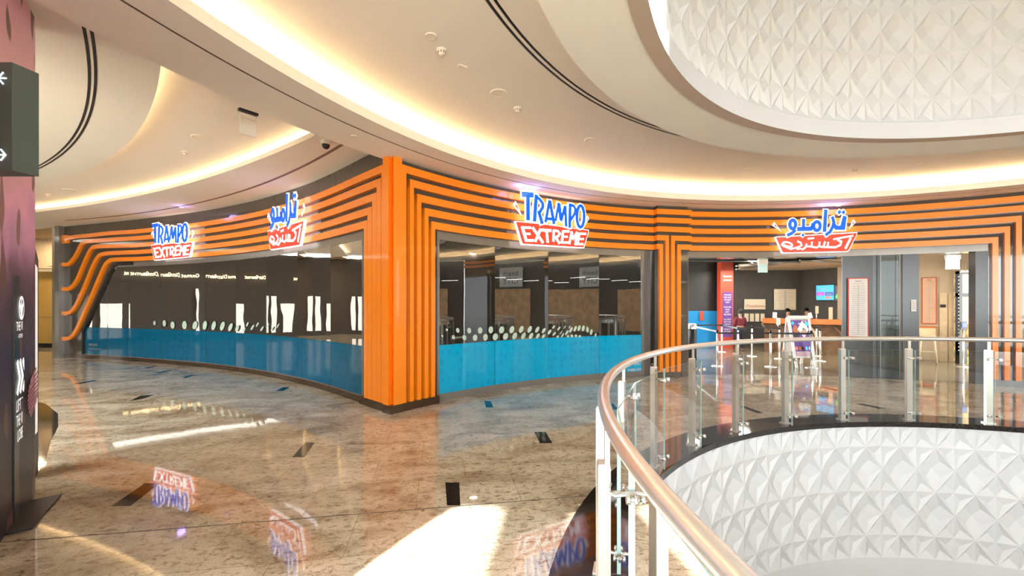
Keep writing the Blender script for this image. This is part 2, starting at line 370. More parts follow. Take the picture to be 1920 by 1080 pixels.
CR = Crv([(CX+RR*sin(R(a)), CY+RR*cos(R(a))) for a in [cr0+0.5*k for k in range(int((64-cr0)/0.5)+1)]])
corner = CR.p[0]
CL = Crv(smooth([(corner.x, corner.y), (-2.60, 7.40), (-3.55, 8.32), (-4.50, 9.14), (-6.15, 10.34), (-8.1, 11.45), (-10.2, 12.36), (-11.85, 12.98), (-13.1, 13.42), (-14.35, 13.83), (-15.2, 14.10)], 10))

def strip(mb, cv, s0, s1, z0, z1, o0, o1, step=0.25):
    """solid curved bar between arc lengths s0..s1, heights z0..z1, from offset o0 (back) to o1 (front)"""
    n = max(1, int(abs(s1-s0)/step)); R_ = []
    for k in range(n+1):
        t = s0+(s1-s0)*k/n; R_.append([mb.V(cv.pt(t, o0, z0)), mb.V(cv.pt(t, o1, z0)), mb.V(cv.pt(t, o1, z1)), mb.V(cv.pt(t, o0, z1))])
    for a, b in zip(R_, R_[1:]):
        for i in range(4): j = (i+1) % 4; mb.Fc((a[i], a[j], b[j], b[i]))
    mb.Fc(R_[0][::-1]); mb.Fc(R_[-1])
def sweep(mb, cv, path, w, o0, o1, step=0.12):
    """bar of width w following a path of (s,z) points on the facade"""
    P = [Vector(p) for p in path]; Q = [P[0]]
    for a, b in zip(P, P[1:]):
        n = max(1, int((b-a).length/step))
        for k in range(1, n+1): Q.append(a.lerp(b, k/n))
    rows = []
    for i, q in enumerate(Q):
        t = (Q[min(i+1, len(Q)-1)]-Q[max(i-1, 0)]).normalized(); m = Vector((-t.y, t.x))*w/2
        a, b = q+m, q-m
        rows.append([mb.V(cv.pt(a.x, o0, a.y)), mb.V(cv.pt(a.x, o1, a.y)), mb.V(cv.pt(b.x, o1, b.y)), mb.V(cv.pt(b.x, o0, b.y))])
    for a, b in zip(rows, rows[1:]):
        for i in range(4): j = (i+1) % 4; mb.Fc((a[i], a[j], b[j], b[i]))
    mb.Fc(rows[0][::-1]); mb.Fc(rows[-1])

# ================================================================== THE SETTING
# ---- floor
R_VOID = 4.90
mb = MB()
mb.lathe([(5.34, 0.0), (9, 0.0), (14, 0), (30, 0.0)], (CX, CY, 0), 128)
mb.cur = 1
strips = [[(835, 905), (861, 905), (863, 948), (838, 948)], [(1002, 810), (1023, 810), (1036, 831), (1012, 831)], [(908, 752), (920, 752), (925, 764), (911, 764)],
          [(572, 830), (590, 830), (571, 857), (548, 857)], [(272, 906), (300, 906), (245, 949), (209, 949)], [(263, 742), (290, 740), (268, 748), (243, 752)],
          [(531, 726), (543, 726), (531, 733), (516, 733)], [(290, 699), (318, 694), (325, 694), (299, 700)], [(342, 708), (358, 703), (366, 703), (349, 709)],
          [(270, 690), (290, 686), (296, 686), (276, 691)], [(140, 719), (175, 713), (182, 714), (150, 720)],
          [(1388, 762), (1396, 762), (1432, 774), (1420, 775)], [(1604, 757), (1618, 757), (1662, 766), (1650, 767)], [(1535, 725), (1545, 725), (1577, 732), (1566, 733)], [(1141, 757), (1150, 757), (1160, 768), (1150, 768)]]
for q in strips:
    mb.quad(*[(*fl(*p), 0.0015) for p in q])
mb.cur = 2                                 # thin metal expansion joint
a, b = Vector((*fl(-60, 1022), 0.001)), Vector((*fl(1100, 930), 0.001)); nn = (b-a).normalized().cross(UP)*0.005
mb.quad(a-nn, b-nn, b+nn, a+nn)
mb.cur = 1                                 # dark stone apron round the mural pillar
ap = [(-9.6, 7.2), (-8.6, 7.6), (-8.0, 7.3), (-7.1, 6.65), (-6.35, 5.95), (-5.75, 5.30), (-5.2, 4.75), (-4.75, 4.25), (-4.35, 3.75), (-5, 3.4), (-9.6, 3.4)]
mb.Fc([mb.V((x, y, 0.002)) for x, y in ap][::-1])
struct(mb.build('floor', ['granite', 'black_granite', 'slot']), 'polished beige granite mall floor with small black inlays', 'floor')
mb = MB(); mb.lathe([(R_VOID+0.0, -0.07), (R_VOID, 0.004), (5.345, 0.004)], (CX, CY, 0), 160)
struct(mb.build('trim_1', 'black_granite'), 'black granite border ring around the round void', 'floor border')
# ---- lower storey under the void
mb = MB(); mb.lathe([(30, -5.2), (0, -5.2)], (CX, CY, 0), 48)
struct(mb.build('floor', 'granite'), 'floor of the storey below seen through the void', 'floor')

def facet_drum(mb, r, z0, az0, rows, ridge, N=64, dz=0.3225, dep=0.08):
    """folded diamond cladding facing the axis; star points on a staggered grid, ridge = parity of the ridge rows"""
    st = 360/N
    def P(i, j, d):      # i half-steps round, j half-rows up
        a = az0+i*st/2; return pol(a, r-d*dep, z0+j*dz)
    for j in range(0, rows+1):
        A = (j % 2 == ridge)
        cd, rd = (0.72, 0.46) if A else (0.0, 0.34)
        for i in range(0, 2*N):
            if (i+j) % 2 == 0: continue
            L, Rr, T, B = P(i-1, j, 1), P(i+1, j, 1), P(i, j+1, 1), P(i, j-1, 1); c = P(i, j, cd)
            if j in (0, rows): c = P(i, j, 1)
            for sy, V_ in ((1, T), (-1, B)):
                if (sy > 0 and j == rows) or (sy < 0 and j == 0): continue
                qs, rs = [], []
                for sx, E_ in ((-1, L), (1, Rr)):
                    q = P(i+sx*.5, j+sy*.5, 0.93); r_ = P(i+sx*.36, j+sy*.36, rd)
                    f1, f2, f3, f4 = (V_, q, r_), (q, E_, r_), (V_, r_, c), (r_, E_, c)
                    for f in (f1, f2, f3, f4): mb.quad(*(f if sx*sy < 0 else f[::-1]))
mb = MB(); facet_drum(mb, 5.005, -1.98, 0.15, 6, 1)
struct(mb.build('wall_lower', 'white', flat=True), 'white folded diamond cladding of the void wall below the balustrade', 'wall')
mb = MB(); mb.lathe([(4.93, -1.98), (4.93, -1.99), (4.93, -2.42), (5.6, -2.42), (5.6, -5.2)], (CX, CY, 0), 128)
mb.lathe([(4.935, -0.045), (4.92, -0.03), (4.92, -0.07)], (CX, CY, 0), 128)
struct(mb.build('trim_2', 'white'), 'plain white band along the foot of the lower cladding', 'trim')
mb = MB(); facet_drum(mb, 4.875, 4.315, -1.48, 14, 1)
struct(mb.build('wall_upper', 'white', flat=True), 'white folded diamond cladding of the drum above the ceiling opening', 'wall')
mb = MB(); mb.lathe([(4.80, 8.82), (4.78, 8.9), (4.78, 9.5)], (CX, CY, 0), 128); mb.lathe([(4.78, 4.07), (4.78, 4.30), (4.796, 4.315)], (CX, CY, 0), 128)
struct(mb.build('trim_3', 'white'), 'plain white band around the rim of the ceiling opening', 'trim')
# ---- unseen roof over the drum, slabs sized to shape sun patch and daylight
mb = MB()
def slab(x0, x1, y0, y1, z=9.5, t=0.15): mb.box(((x0+x1)/2, (y0+y1)/2, z+t/2), (x1-x0, y1-y0, t))
slab(-1, 12, 4.62, 7.4); mb.hexa([(4.0, 1, 9.52), (4.6, 1, 9.52), (5.12, 4.8, 9.52), (4.52, 4.8, 9.52), (4.0, 1, 9.7), (4.6, 1, 9.7), (5.12, 4.8, 9.7), (4.52, 4.8, 9.7)])
slab(-1, 2.9, -5, 7, 9.54); slab(5.5, 12, -5, 7, 9.56); slab(-1, 12, -5, 3.35, 9.58)
struct(mb.build('ceiling', 'white'), 'unseen white roof slabs above the drum, sized to shape the sunlight', 'roof')
# ---- main ring ceiling
ZS, ZR = 4.03, 4.40
mb = MB(); N_ = 160
mb.cur = 0; mb.lathe([(4.93, 4.075), (5.57, 4.07)], (CX, CY, 0), N_)
mb.lathe([(5.57, 4.07), (5.57, ZR)], (CX, CY, 0), N_)
mb.lathe([(5.57, ZR), (6.055, ZR)], (CX, CY, 0), N_); mb.lathe([(6.155, ZR), (8.58, ZR)], (CX, CY, 0), N_)
mb.lathe([(6.155, ZR), (6.155, ZR+.1), (6.055, ZR+.1), (6.055, ZR)], (CX, CY, 0), N_)
mb.cur = 1; mb.lathe([(8.58, ZR), (8.58, 4.15), (8.27, 4.15)], (CX, CY, 0), N_)
mb.lathe([(8.27, 4.15), (8.25, 4.15), (8.25, ZS)], (CX, CY, 0), N_)
mb.cur = 0; mb.lathe([(8.25, ZS), (8.585, ZS)], (CX, CY, 0), N_); mb.lathe([(8.61, ZS), (9.26, ZS)], (CX, CY, 0), N_); mb.lathe([(9.26, ZS), (9.26, 4.75)], (CX, CY, 0), N_)
mb.cur = 2; mb.lathe([(8.585, ZS), (8.585, ZS+.04), (8.61, ZS+.04), (8.61, ZS)], (CX, CY, 0), N_)
mb.cur = 3; mb.lathe([(4.78, 4.068), (4.93, 4.068), (4.93, 4.075)], (CX, CY, 0), N_)
mb.cur = 0; mb.lathe([(4.9, 4.5), (9.3, 4.75), (9.3, 4.8), (4.9, 4.8)], (CX, CY, 0), N_)
struct(mb.build('ceiling', ['ceiling', 'lip', 'slot_brown', 'trim_brown']), 'stepped cream ring ceiling with a warm lit cove around the atrium', 'ceiling')
mb = MB(); mb.lathe([(6.058, ZR+.004), (6.085, ZR+.004)], (CX, CY, 0), N_); mb.lathe([(6.12, ZR+.004), (6.15, ZR+.004)], (CX, CY, 0), N_)
mb.lathe([(6.05, ZR+.1), (6.16, ZR+.1)], (CX, CY, 0), N_)
mb.cur = 1; mb.lathe([(6.085, ZR), (6.12, ZR)], (CX, CY, 0), N_)
struct(mb.build('trim_4', ['slot', 'ceiling']), 'curved double black air slot in the ring ceiling', 'air slot')
mb = MB(); mb.lathe([(8.44, 4.165), (8.50, 4.165)], (CX, CY, 0), N_)
tag(mb.build('cove_light', 'led'), 'warm strip lamp hidden in the cove of the ring ceiling', 'strip light')

# ---- left concourse ceiling, one step higher
ZL, ZLR = 4.26, 4.46
def arc(c, r, a0, a1, n):
    return [(c[0]+r*sin(R(a0+(a1-a0)*k/n)), c[1]+r*cos(R(a0+(a1-a0)*k/n))) for k in range(n+1)]
farc, farr, nearc, nearr = (-23.66, -20.71), 34.12, (-17.03, -7.25), 17.76
FAR = arc(farc, farr, 10.0, 37.3, 60)        # x grows with angle
NEAR = arc(nearc, nearr, 5, 48.5, 60)
mb = MB()
ends = [CL.pt(CL.L*(1-k/60), -0.2) for k in range(61)]
ends[0] = Vector((-19.5, 15.6, 0)); 
for k in range(1, 8): ends[k] = Vector((-19.5, 15.6, 0)).lerp(Vector((-14.6, 13.9, 0)), k/8)
for k in range(60):
    a, b = FAR[k], FAR[k+1]; c, d = ends[k], ends[k+1]
    mb.quad((*a, ZL), (*b, ZL), (d.x, d.y, ZL), (c.x, c.y, ZL))
base = [(-19, 4)]*20+[(-12, 2)]*21+[(-3.35, 1.9)]*20
for k in range(60):
    a, b = NEAR[k], NEAR[k+1]; c, d = base[k], base[k+1]
    mb.quad((*a, ZL), (*b, ZL), (*d, ZL), (*c, ZL))
mb.quad((-22, 3, ZLR), (-3.4, 3, ZLR), (-1.4, 7.6, ZLR), (-8, 17, ZLR), (-22, 17, ZLR))
mb.cur = 1
def noff(d): return arc(nearc, nearr+d, 5, 48.5, 60)
N1 = noff(-0.32)
for k in range(60):
    mb.quad((*NEAR[k], ZL), (*NEAR[k+1], ZL), (*NEAR[k+1], ZL+.04), (*NEAR[k], ZL+.04)); mb.quad((*NEAR[k], ZL+.04), (*NEAR[k+1], ZL+.04), (*N1[k+1], ZL+.04), (*N1[k], ZL+.04)); mb.quad((*N1[k], ZL+.04), (*N1[k+1], ZL+.04), (*N1[k+1], ZLR), (*N1[k], ZLR))
def offarc(d): return arc(farc, farr+d, 10.0, 37.3, 60)
F1 = offarc(0.33); F0 = offarc(0.02)
for k in range(60):
    mb.quad((*FAR[k], ZL), (*FAR[k+1], ZL), (*FAR[k+1], ZL+.08), (*FAR[k], ZL+.08))
    mb.quad((*FAR[k], ZL+.08), (*FAR[k+1], ZL+.08), (*F1[k+1], ZL+.08), (*F1[k], ZL+.08))
    mb.quad((*F1[k], ZL+.08), (*F1[k+1], ZL+.08), (*F1[k+1], ZLR), (*F1[k], ZLR))
struct(mb.build('ceiling', ['ceiling', 'lip']), 'higher cream ceiling over the left walkway with a curved lit recess', 'ceiling')
mb = MB(); A0, A1 = offarc(0.20), offarc(0.26)
for k in range(60): mb.quad((*A0[k], ZL+.09), (*A1[k], ZL+.09), (*A1[k+1], ZL+.09), (*A0[k+1], ZL+.09))
tag(mb.build('cove_light', 'led'), 'warm strip lamp hidden along the shop side of the curved recess over the left walkway', 'strip light')
mb = MB(); A0, A1 = noff(-0.13), noff(-0.10)
for k in range(60): mb.quad((*A0[k], ZL+.05), (*A1[k], ZL+.05), (*A1[k+1], ZL+.05), (*A0[k+1], ZL+.05))
tag(mb.build('cove_light', 'led'), 'warm strip lamp hidden along the viewer side of the curved recess over the left walkway', 'strip light')
mb = MB()
def slotarc(c, r, a0, a1, w, z, n=50):
    P, Q = arc(c, r, a0, a1, n), arc(c, r+w, a0, a1, n)
    for k in range(n): mb.quad((*P[k], z), (*P[k+1], z), (*Q[k+1], z), (*Q[k], z))
slotarc((-18.13, -8.53), 18.91, 17, 52.5, 0.027, ZL-.003); slotarc((-18.13, -8.53), 18.86, 17, 52.5, 0.027, ZL-.003)
struct(mb.build('trim_5', 'slot'), 'curved double black air slot in the left walkway ceiling', 'air slot')
mb = MB(); slotarc((-19.21, -9.77), 23.34, 14, 45.5, 0.06, ZL-.003)
struct(mb.build('trim_6', 'slot_brown'), 'curved brown air slot above the left shop window', 'air slot')

# ================================================================== SHOP FACADES
TOPS = [3.945, 3.745, 3.535, 3.33, 3.125]; FH = 0.123
ZT, HB = 2.99, 2.85        # underside of the lowest stripe, top of the glass
# --- s positions on both curves
sR = lambda x: CR.hit(x)[0]
sL = lambda x: CL.hit(x)[0]
# ---- right window surround
surR = empty('shopfront_surround', CR.pt(2.5), 'orange striped surround framing the middle window with cyan film, right of the corner', 'shopfront', 'orange striped shopfront surrounds')
mb = MB(); x1 = sR(1222)
strip(mb, CR, 0.02, sR(1233), ZT-.0, 4.04, -0.06, 0.0); strip(mb, CR, 0.02, sR(818), 0.0, ZT, -0.06, 0.0)
mb.build('fascia_panel', 'fascia', surR)
vx = [(753.7, 761.9), (769, 776.3), (782.4, 790.2), (796.3, 803.7), (808.7, 816)]
for i in range(5):
    mb = MB(); s0, s1 = CR.hit(vx[i][0], off=.09)[0], CR.hit(vx[i][1], off=.09)[0]
    strip(mb, CR, s0, s1, 0.0, TOPS[i], 0.0, 0.09, 1); strip(mb, CR, s0, x1, TOPS[i]-FH, TOPS[i], 0.0, 0.0895)
    mb.build('orange_stripe', 'orange', surR)
mb = MB(); strip(mb, CR, 0.0, sR(818), 0, 0.13, 0.0, 0.094); mb.build('plinth', 'plinth', surR)
# ---- corner column
cc = empty('corner_column', (corner.x, corner.y, 0), 'tall orange ribbed corner column between the two shop windows', 'column')
cn = Vector((-corner.x*0.0, 0, 0)); tR = CR.tan(0.02); tL = CL.tan(0.02); nR = CR.nrm(0.02); nL = CL.nrm(0.02); cp = Vector((corner.x, corner.y))
for t, n in ((tR, nR), (tL, nL)):
    mb = MB(); a = cp+t*0.02; b = cp+t*0.115; v = (nR+nL).normalized()*0.16 if False else n*0.11
    apex = cp+(nR+nL).normalized()*0.13
    pts = [a-n*0.05+t*0.0, b-n*0.05, b+n*0.10, a+n*0.10+ (apex-(a+n*0.10))*0.55]
    mb.prism([(p.x, p.y, 0) for p in pts], (0, 0, 4.035)); mb.build('orange_rib', 'orange', cc)
mb = MB(); pts = [cp-(nR+nL).normalized()*0.1, cp+tR*0.09-nR*.04, cp+tR*0.04+nR*0.03, cp+tL*0.04+nL*0.03, cp+tL*0.09-nL*.04]
mb.prism([(p.x, p.y, 0) for p in pts], (0, 0, 4.03)); mb.build('core', 'fascia', cc)
mb = MB(); apx = cp+(nR+nL).normalized()*0.137
pts = [apx, cp+tR*0.12+nR*0.108, cp+tR*0.12, cp+tL*0.12, cp+tL*0.12+nL*0.108]
mb.prism([(p.x, p.y, 0) for p in pts], (0, 0, 0.13)); mb.build('plinth', 'plinth', cc)
# ---- left surround
surL = empty('shopfront_surround', CL.pt(6), 'orange striped surround of the long left window whose stripes bend down at its far end', 'shopfront', 'orange striped shopfront surrounds')
mb = MB(); sEnd = CL.hit(121)[0]
strip(mb, CL, 0.02, sEnd, ZT, 4.27, -0.06, 0.0); strip(mb, CL, 0.02, sL(682), 0, ZT, -0.06, 0)
# slanted dark fascia beside the window's sloping end
slant = [(214, 497), (206, 512), (157, 620), (157, 668)]
zs = [(CL.hit(x, y)) for x, y in slant]
for a, b in zip(zs, zs[1:]):
    if abs(a[0]-b[0]) < 0.05: continue
    n = 8
    for k in range(n):
        p = [a[0]+(b[0]-a[0])*k/n, a[1]+(b[1]-a[1])*k/n]; q = [a[0]+(b[0]-a[0])*(k+1)/n, a[1]+(b[1]-a[1])*(k+1)/n]
        ptop = ZT+.01
        mb.quad(CL.pt(p[0], 0, p[1]), CL.pt(q[0], 0, q[1]), CL.pt(q[0], 0, ptop), CL.pt(p[0], 0, ptop))
strip(mb, CL, zs[-1][0], sEnd, 0, ZT, -0.05, 0)
strip(mb, CL, zs[0][0]-0.05, zs[0][0], HB-.05, ZT, -0.05, 0)
mb.build('fascia_panel', 'fascia', surL)
vl = [(715, 723.5), (706, 714), (697.6, 705.6), (689, 696.7), (682, 688.5)]
ends_px = [[(122, 448), (128, 447.5), (136, 446), (148, 443.5), (175, 440.5), (210, 436), (257, 432.5)],
           [(120.5, 496), (131, 496), (140, 487.8), (147.8, 475.5), (154.4, 462), (161, 454.5), (171, 452.5), (210, 449.5), (257, 446.8)],
           [(120.5, 542), (134.6, 541), (147, 527), (158, 502), (167.7, 479.7), (175.6, 467), (185, 463.3), (210, 462.4), (257.5, 461.2)],
           [(120.5, 587.4), (134.6, 586), (147, 571), (163, 536), (177, 501.7), (186.6, 484.4), (197.6, 478), (226, 476.2), (257.5, 475.3)],
           [(120.5, 634.7), (134.6, 633.4), (147, 618.3), (163, 583.6), (182, 539.5), (197.6, 503.3), (207, 490.7), (219.7, 487), (257.5, 486)]]
for i in range(5):
    mb = MB(); s0, s1 = CL.hit(vl[i][0], off=.07)[0], CL.hit(vl[i][1], off=.07)[0]; zc = TOPS[i]-FH/2+(0.0 if i else 0.0)
    strip(mb, CL, s0, s1, 0, TOPS[i], 0.0, 0.07, 1)
    P = [CL.hit(x, y) for x, y in smooth(ends_px[i], 3)]
    dz = zc-P[-1][1]
    path = [(s0-0.0 if s0 < s1 else s1, zc)]
    sjoin = P[-1][0]; n = 50; lo = min(s0, s1)
    pth = [(lo+(sjoin-lo)*k/n, zc) for k in range(n+1)]
    Q = []
    for j, (s, z) in enumerate(reversed(P[:-1])):
        w = max(0, 1-(j/len(P))*1.6); Q.append((s, z+dz*w))
    sweep(mb, CL, pth+Q, FH, 0.0, 0.0705)
    if i == 0:
        a, b = CL.hit(121, 450), CL.hit(131, 450); strip(mb, CL, b[0], a[0], CL.hit(121, 457)[1], CL.hit(121, 442)[1], 0, 0.07)
    mb.build('orange_stripe', 'orange', surL)
mb = MB(); strip(mb, CL, 0.0, sL(682)+.02, 0, 0.13, 0, 0.078); strip(mb, CL, sL(682), sEnd, 0, 0.11, -0.03, 0.03); mb.build('plinth', 'plinth', surL)
mb = MB(); strip(mb, CL, sEnd, sEnd+0.22, 0, 4.26, -0.3, 0.14, 1)
tag(mb.build('end_post', 'header'), 'slim grey metal post closing the far end of the left shopfront', 'post')
# wall return behind it
# ---- windows
def window(name, cv, xs, label, glassm, filmm, filmz, film_from=0, botz=0.13):
    w = empty(name, cv.pt(cv.hit(xs[len(xs)//2])[0]), label, 'window', kind='structure')
    S = [cv.hit(x)[0] for x in xs]
    mb = MB(); s0, s1 = min(S), max(S)
    strip(mb, cv, s0, s1, HB, ZT, -0.04, -0.002); strip(mb, cv, s0, s1, 0, botz-.06, -0.05, 0.0); strip(mb, cv, s0, s1, botz-.06, botz, -0.05, 0.015)
    strip(mb, cv, s0, s0+.05, 0, ZT, -0.06, 0.01, 1)
    if cv is CR: strip(mb, cv, s1-.05, s1, 0, ZT, -0.06, 0.01, 1)
    mb.build('window_frame', 'header', w)
    for i, (a, b) in enumerate(zip(S, S[1:])):
        A, B = cv.pt(a, -0.02), cv.pt(b, -0.02); u = (B-A).normalized(); g = 0.004
        mb = MB(); A2, B2 = A+u*g, B-u*g
        zf = filmz+.002 if filmm else botz; mb.quad(A2+UP*zf, B2+UP*zf, B2+UP*HB, A2+UP*HB)
        mb.build('pane', glassm, w)
        n = Vector((-u.y, u.x, 0)); n = n if n.dot(-A) > 0 else -n
        if filmm:
            mb = MB(); o = -n*0.0; mb.quad(A2+o+UP*botz, B2+o+UP*botz, B2+o+UP*filmz, A2+o+UP*filmz); mb.build('window_film', filmm, w)
    return w, S
wR, SR_ = window('window_1', CR, [819, 929, 1029, 1124, 1207], 'middle shop window right of the corner, cyan film along its lower third', 'shopglass', 'film', 0.99)
wL, SL_ = window('window_2', CL, [682, 618, 556, 498, 441, 384, 300, 240, 200, 158], 'long left shop window with deep blue film and a sloping far end', 'shopglass_l', 'film_l', 0.98)
# sloping bar of the left window
mb = MB(); zz = [CL.hit(x, y) for x, y in [(250, 494), (222, 495), (214, 500), (205, 513), (157, 620), (157, 668)]]
sweep(mb, CL, zz, 0.09, -0.05, 0.03); mb.build('sloping_frame', 'black', wL)
# dots on the glass
def dots(cv, L, parent, name='dot_decal'):
    mb = MB()
    for x, y, a, b, t in L:
        s, z = cv.hit(x, y); P = cv.pt(s, 0.007, z); u = Vector((*cv.tan(s), 0)); k = P.y/F; n = 14
        if u.x < 0: u = -u
        cs = max(0.35, abs(u.x*1.0-u.y*(x-960)/F))
        mb.Fc([mb.V(P+u*((a*cos(q)*cos(t)-b*sin(q)*sin(t))*k/cs)+UP*((a*cos(q)*sin(t)+b*sin(q)*cos(t))*k)) for q in [2*pi*i/n for i in range(n)]])
    return mb.build(name, 'dots', parent)
D = []
def dd(cx, cy, a, b, t=0): D.append((820+cx*.21875, 580+cy*.21875, a*.21875, b*.21875, R(t)))
for x, y, a, b, t in [(80, 175, 9, 11, 0), (173, 180, 14, 21, 15), (271, 182, 17, 25, 10), (365, 181, 20, 27, 0), (457, 176, 20, 30, -5), (549, 176, 22, 31, -12), (637, 174, 20, 32, -18), (718, 172, 18, 32, -22), (790, 172, 16, 31, -25), (855, 174, 14, 29, -28), (910, 183, 12, 26, -32), (960, 194, 12, 24, -35),
      (40, 228, 7, 9, 20), (136, 238, 13, 19, 20), (230, 242, 17, 24, 12), (322, 243, 20, 27, 0), (410, 240, 21, 29, -5), (496, 236, 23, 30, -10), (583, 232, 21, 30, -18), (662, 228, 19, 31, -22), (737, 227, 17, 30, -26), (802, 227, 15, 28, -28), (860, 228, 13, 24, -32), (908, 230, 12, 20, -36),
      (995, 152, 7, 17, -40), (1040, 164, 8, 20, -40), (1090, 152, 4, 18, -30), (1132, 152, 4, 15, -30), (1000, 210, 8, 20, -42), (1058, 200, 4, 18, -32), (1072, 222, 7, 22, -35), (1108, 200, 9, 24, -32), (1143, 176, 11, 26, -28), (1180, 167, 11, 26, -22), (1214, 161, 12, 26, -18), (1249, 164, 12, 26, -10), (1285, 174, 12, 26, 5), (1318, 195, 11, 25, -10), (1355, 220, 8, 17, -12),
      (1030, 234, 12, 10, 30), (1118, 230, 10, 11, 20), (1152, 228, 11, 12, 20), (1186, 227, 12, 12, 20), (1220, 230, 11, 10, 20)]:
    dd(x, y, a, b, t)
dots(CR, D, wR)
D = []
for x, y, a, b, t in [(338, 38, 16, 28, 0), (463, 42, 22, 40, 0), (567, 65, 26, 46, 0), (718, 65, 30, 52, 0), (850, 66, 28, 54, -15), (975, 68, 26, 58, -10), (1088, 72, 26, 60, -15), (1198, 78, 26, 60, -18), (1300, 92, 22, 55, -22), (1385, 105, 20, 45, -22), (1470, 125, 14, 35, -28), (1515, 55, 10, 32, -25), (1578, 95, 12, 40, -30), (1640, 60, 10, 34, -28), (1700, 110, 11, 38, -30), (1770, 70, 9, 34, -28), (1830, 108, 9, 36, -30), (1900, 75, 8, 34, -30)]:
    D.append((240+x*.1481, 600+y*.1481, a*.1481, b*.1481, R(t)))
dots(CL, D, wL)
# lettering on the film, read from inside
mb = MB(); 
def film_text(body, x0, x1, y, hpx, mirror=True):
    s0, z = CR.hit(x0, y); s1, _ = CR.hit(x1, y); a, b = CR.pt(s0, -0.008, z), CR.pt(s1, -0.008, z); mid = (a+b)/2; u = (b-a)
    add_text(mb, body, mid, -u if mirror else u, UP, hpx*mid.y/F/0.72, width=u.length)
film_text('@TrampoAE', 1182, 1208, 684.5, 6); film_text('trampo-uae.com', 1158, 1205, 697, 7, False)
mb.build('film_lettering', 'text_w', wR)
mb = MB()
for y, x0, x1 in ((648, 166, 182), (655, 165, 190)):
    s0, z = CL.hit(x0, y); s1, _ = CL.hit(x1, y); a, b = CL.pt(s0, -0.008, z), CL.pt(s1, -0.008, z); add_text(mb, '800' if y == 648 else 'trampo-uae.com', (a+b)/2, (b-a), UP, 0.1, width=(b-a).length)
mb.build('film_lettering', 'text_g', wL)
# jamb at the right of window 1
mb = MB(); strip(mb, CR, SR_[-1], sR(1222), 0, ZT, -0.12, -0.06, 1); strip(mb, CR, SR_[-1], SR_[-1]+.1, 0, ZT, -0.06, 0.0, 1)
struct(mb.build('trim_7', 'frame'), 'dark grey jamb between the cyan window and the striped pilaster', 'jamb')
# ---- striped pilaster between window and entrance
pil = empty('striped_pilaster', CR.pt(sR(1255)), 'orange striped pilaster standing between the cyan window and the entrance', 'pilaster', 'orange striped shopfront surrounds')
mb = MB(); pa, pb = sR(1226), sR(1283); PO = 0.16
strip(mb, CR, pa, pb, 0, 4.03, -0.1, PO, 0.3); mb.build('core', 'fascia', pil)
o = PO; d = 0.07
def hs(x): return CR.hit(x, off=PO+.07)[0]
for i in range(3):
    mb = MB(); strip(mb, CR, pa-.06, pb+.06, TOPS[i]-FH, TOPS[i], 0.0, o+d); mb.build('orange_stripe', 'orange', pil)
for i, xa, xb, left in ((3, 1248, 1254.5, 1), (4, 1237, 1243.5, 1), (3, 1258.5, 1265.5, 0), (4, 1270, 1277, 0)):
    mb = MB(); a, b = hs(xa), hs(xb)
    strip(mb, CR, a, b, 0.0, TOPS[i], o, o+d, 1)
    if left: strip(mb, CR, pa-.06, b, TOPS[i]-FH, TOPS[i], 0.0, o+d-.0005)
    else: strip(mb, CR, a, pb+.06, TOPS[i]-FH, TOPS[i], 0.0, o+d-.0005)
    mb.build('orange_stripe', 'orange', pil)
mb = MB(); strip(mb, CR, pa-.03, pb+.03, 0, 0.12, 0, o+d+.01); mb.build('plinth', 'plinth', pil)
# ---- entrance surround
ent = empty('shopfront_surround', CR.pt(sR(1560)), 'orange striped surround over the open shop entrance at the right', 'shopfront', 'orange striped shopfront surrounds')
mb = MB(); xe = CR.L-0.02; e0 = sR(1284); eo = sR(1853)
strip(mb, CR, sR(1276), xe, ZT, 4.04, -0.06, 0.0); strip(mb, CR, eo, xe, 0, ZT, -0.06, 0.0)
mb.build('fascia_panel', 'fascia', ent)
ve = [None, None, (1905, 1916), (1883.7, 1894), (1861, 1872)]
for i in range(5):
    mb = MB()
    if ve[i] is None: strip(mb, CR, e0, xe, TOPS[i]-FH, TOPS[i], 0.0, 0.09)
    else:
        a, b = CR.hit(ve[i][0], off=.09)[0], CR.hit(ve[i][1], off=.09)[0]
        strip(mb, CR, e0, b, TOPS[i]-FH, TOPS[i], 0.0, 0.0895); strip(mb, CR, a, b, 0, TOPS[i], 0, 0.09, 1)
    mb.build('orange_stripe', 'orange', ent)
mb = MB(); strip(mb, CR, eo, xe, 0, 0.13, 0, 0.1); mb.build('plinth', 'plinth', ent)
mb = MB(); strip(mb, CR, e0, eo, HB, ZT, -0.35, -0.002); strip(mb, CR, e0, sR(1290), 0, HB, -0.35, 0.02, 1); mb.build('entrance_header', 'header', ent)
mb = MB(); strip(mb, CR, sR(1829), eo, 0, HB, -0.35, 0.0, 1); mb.build('side_jamb', 'darkpanel', ent)

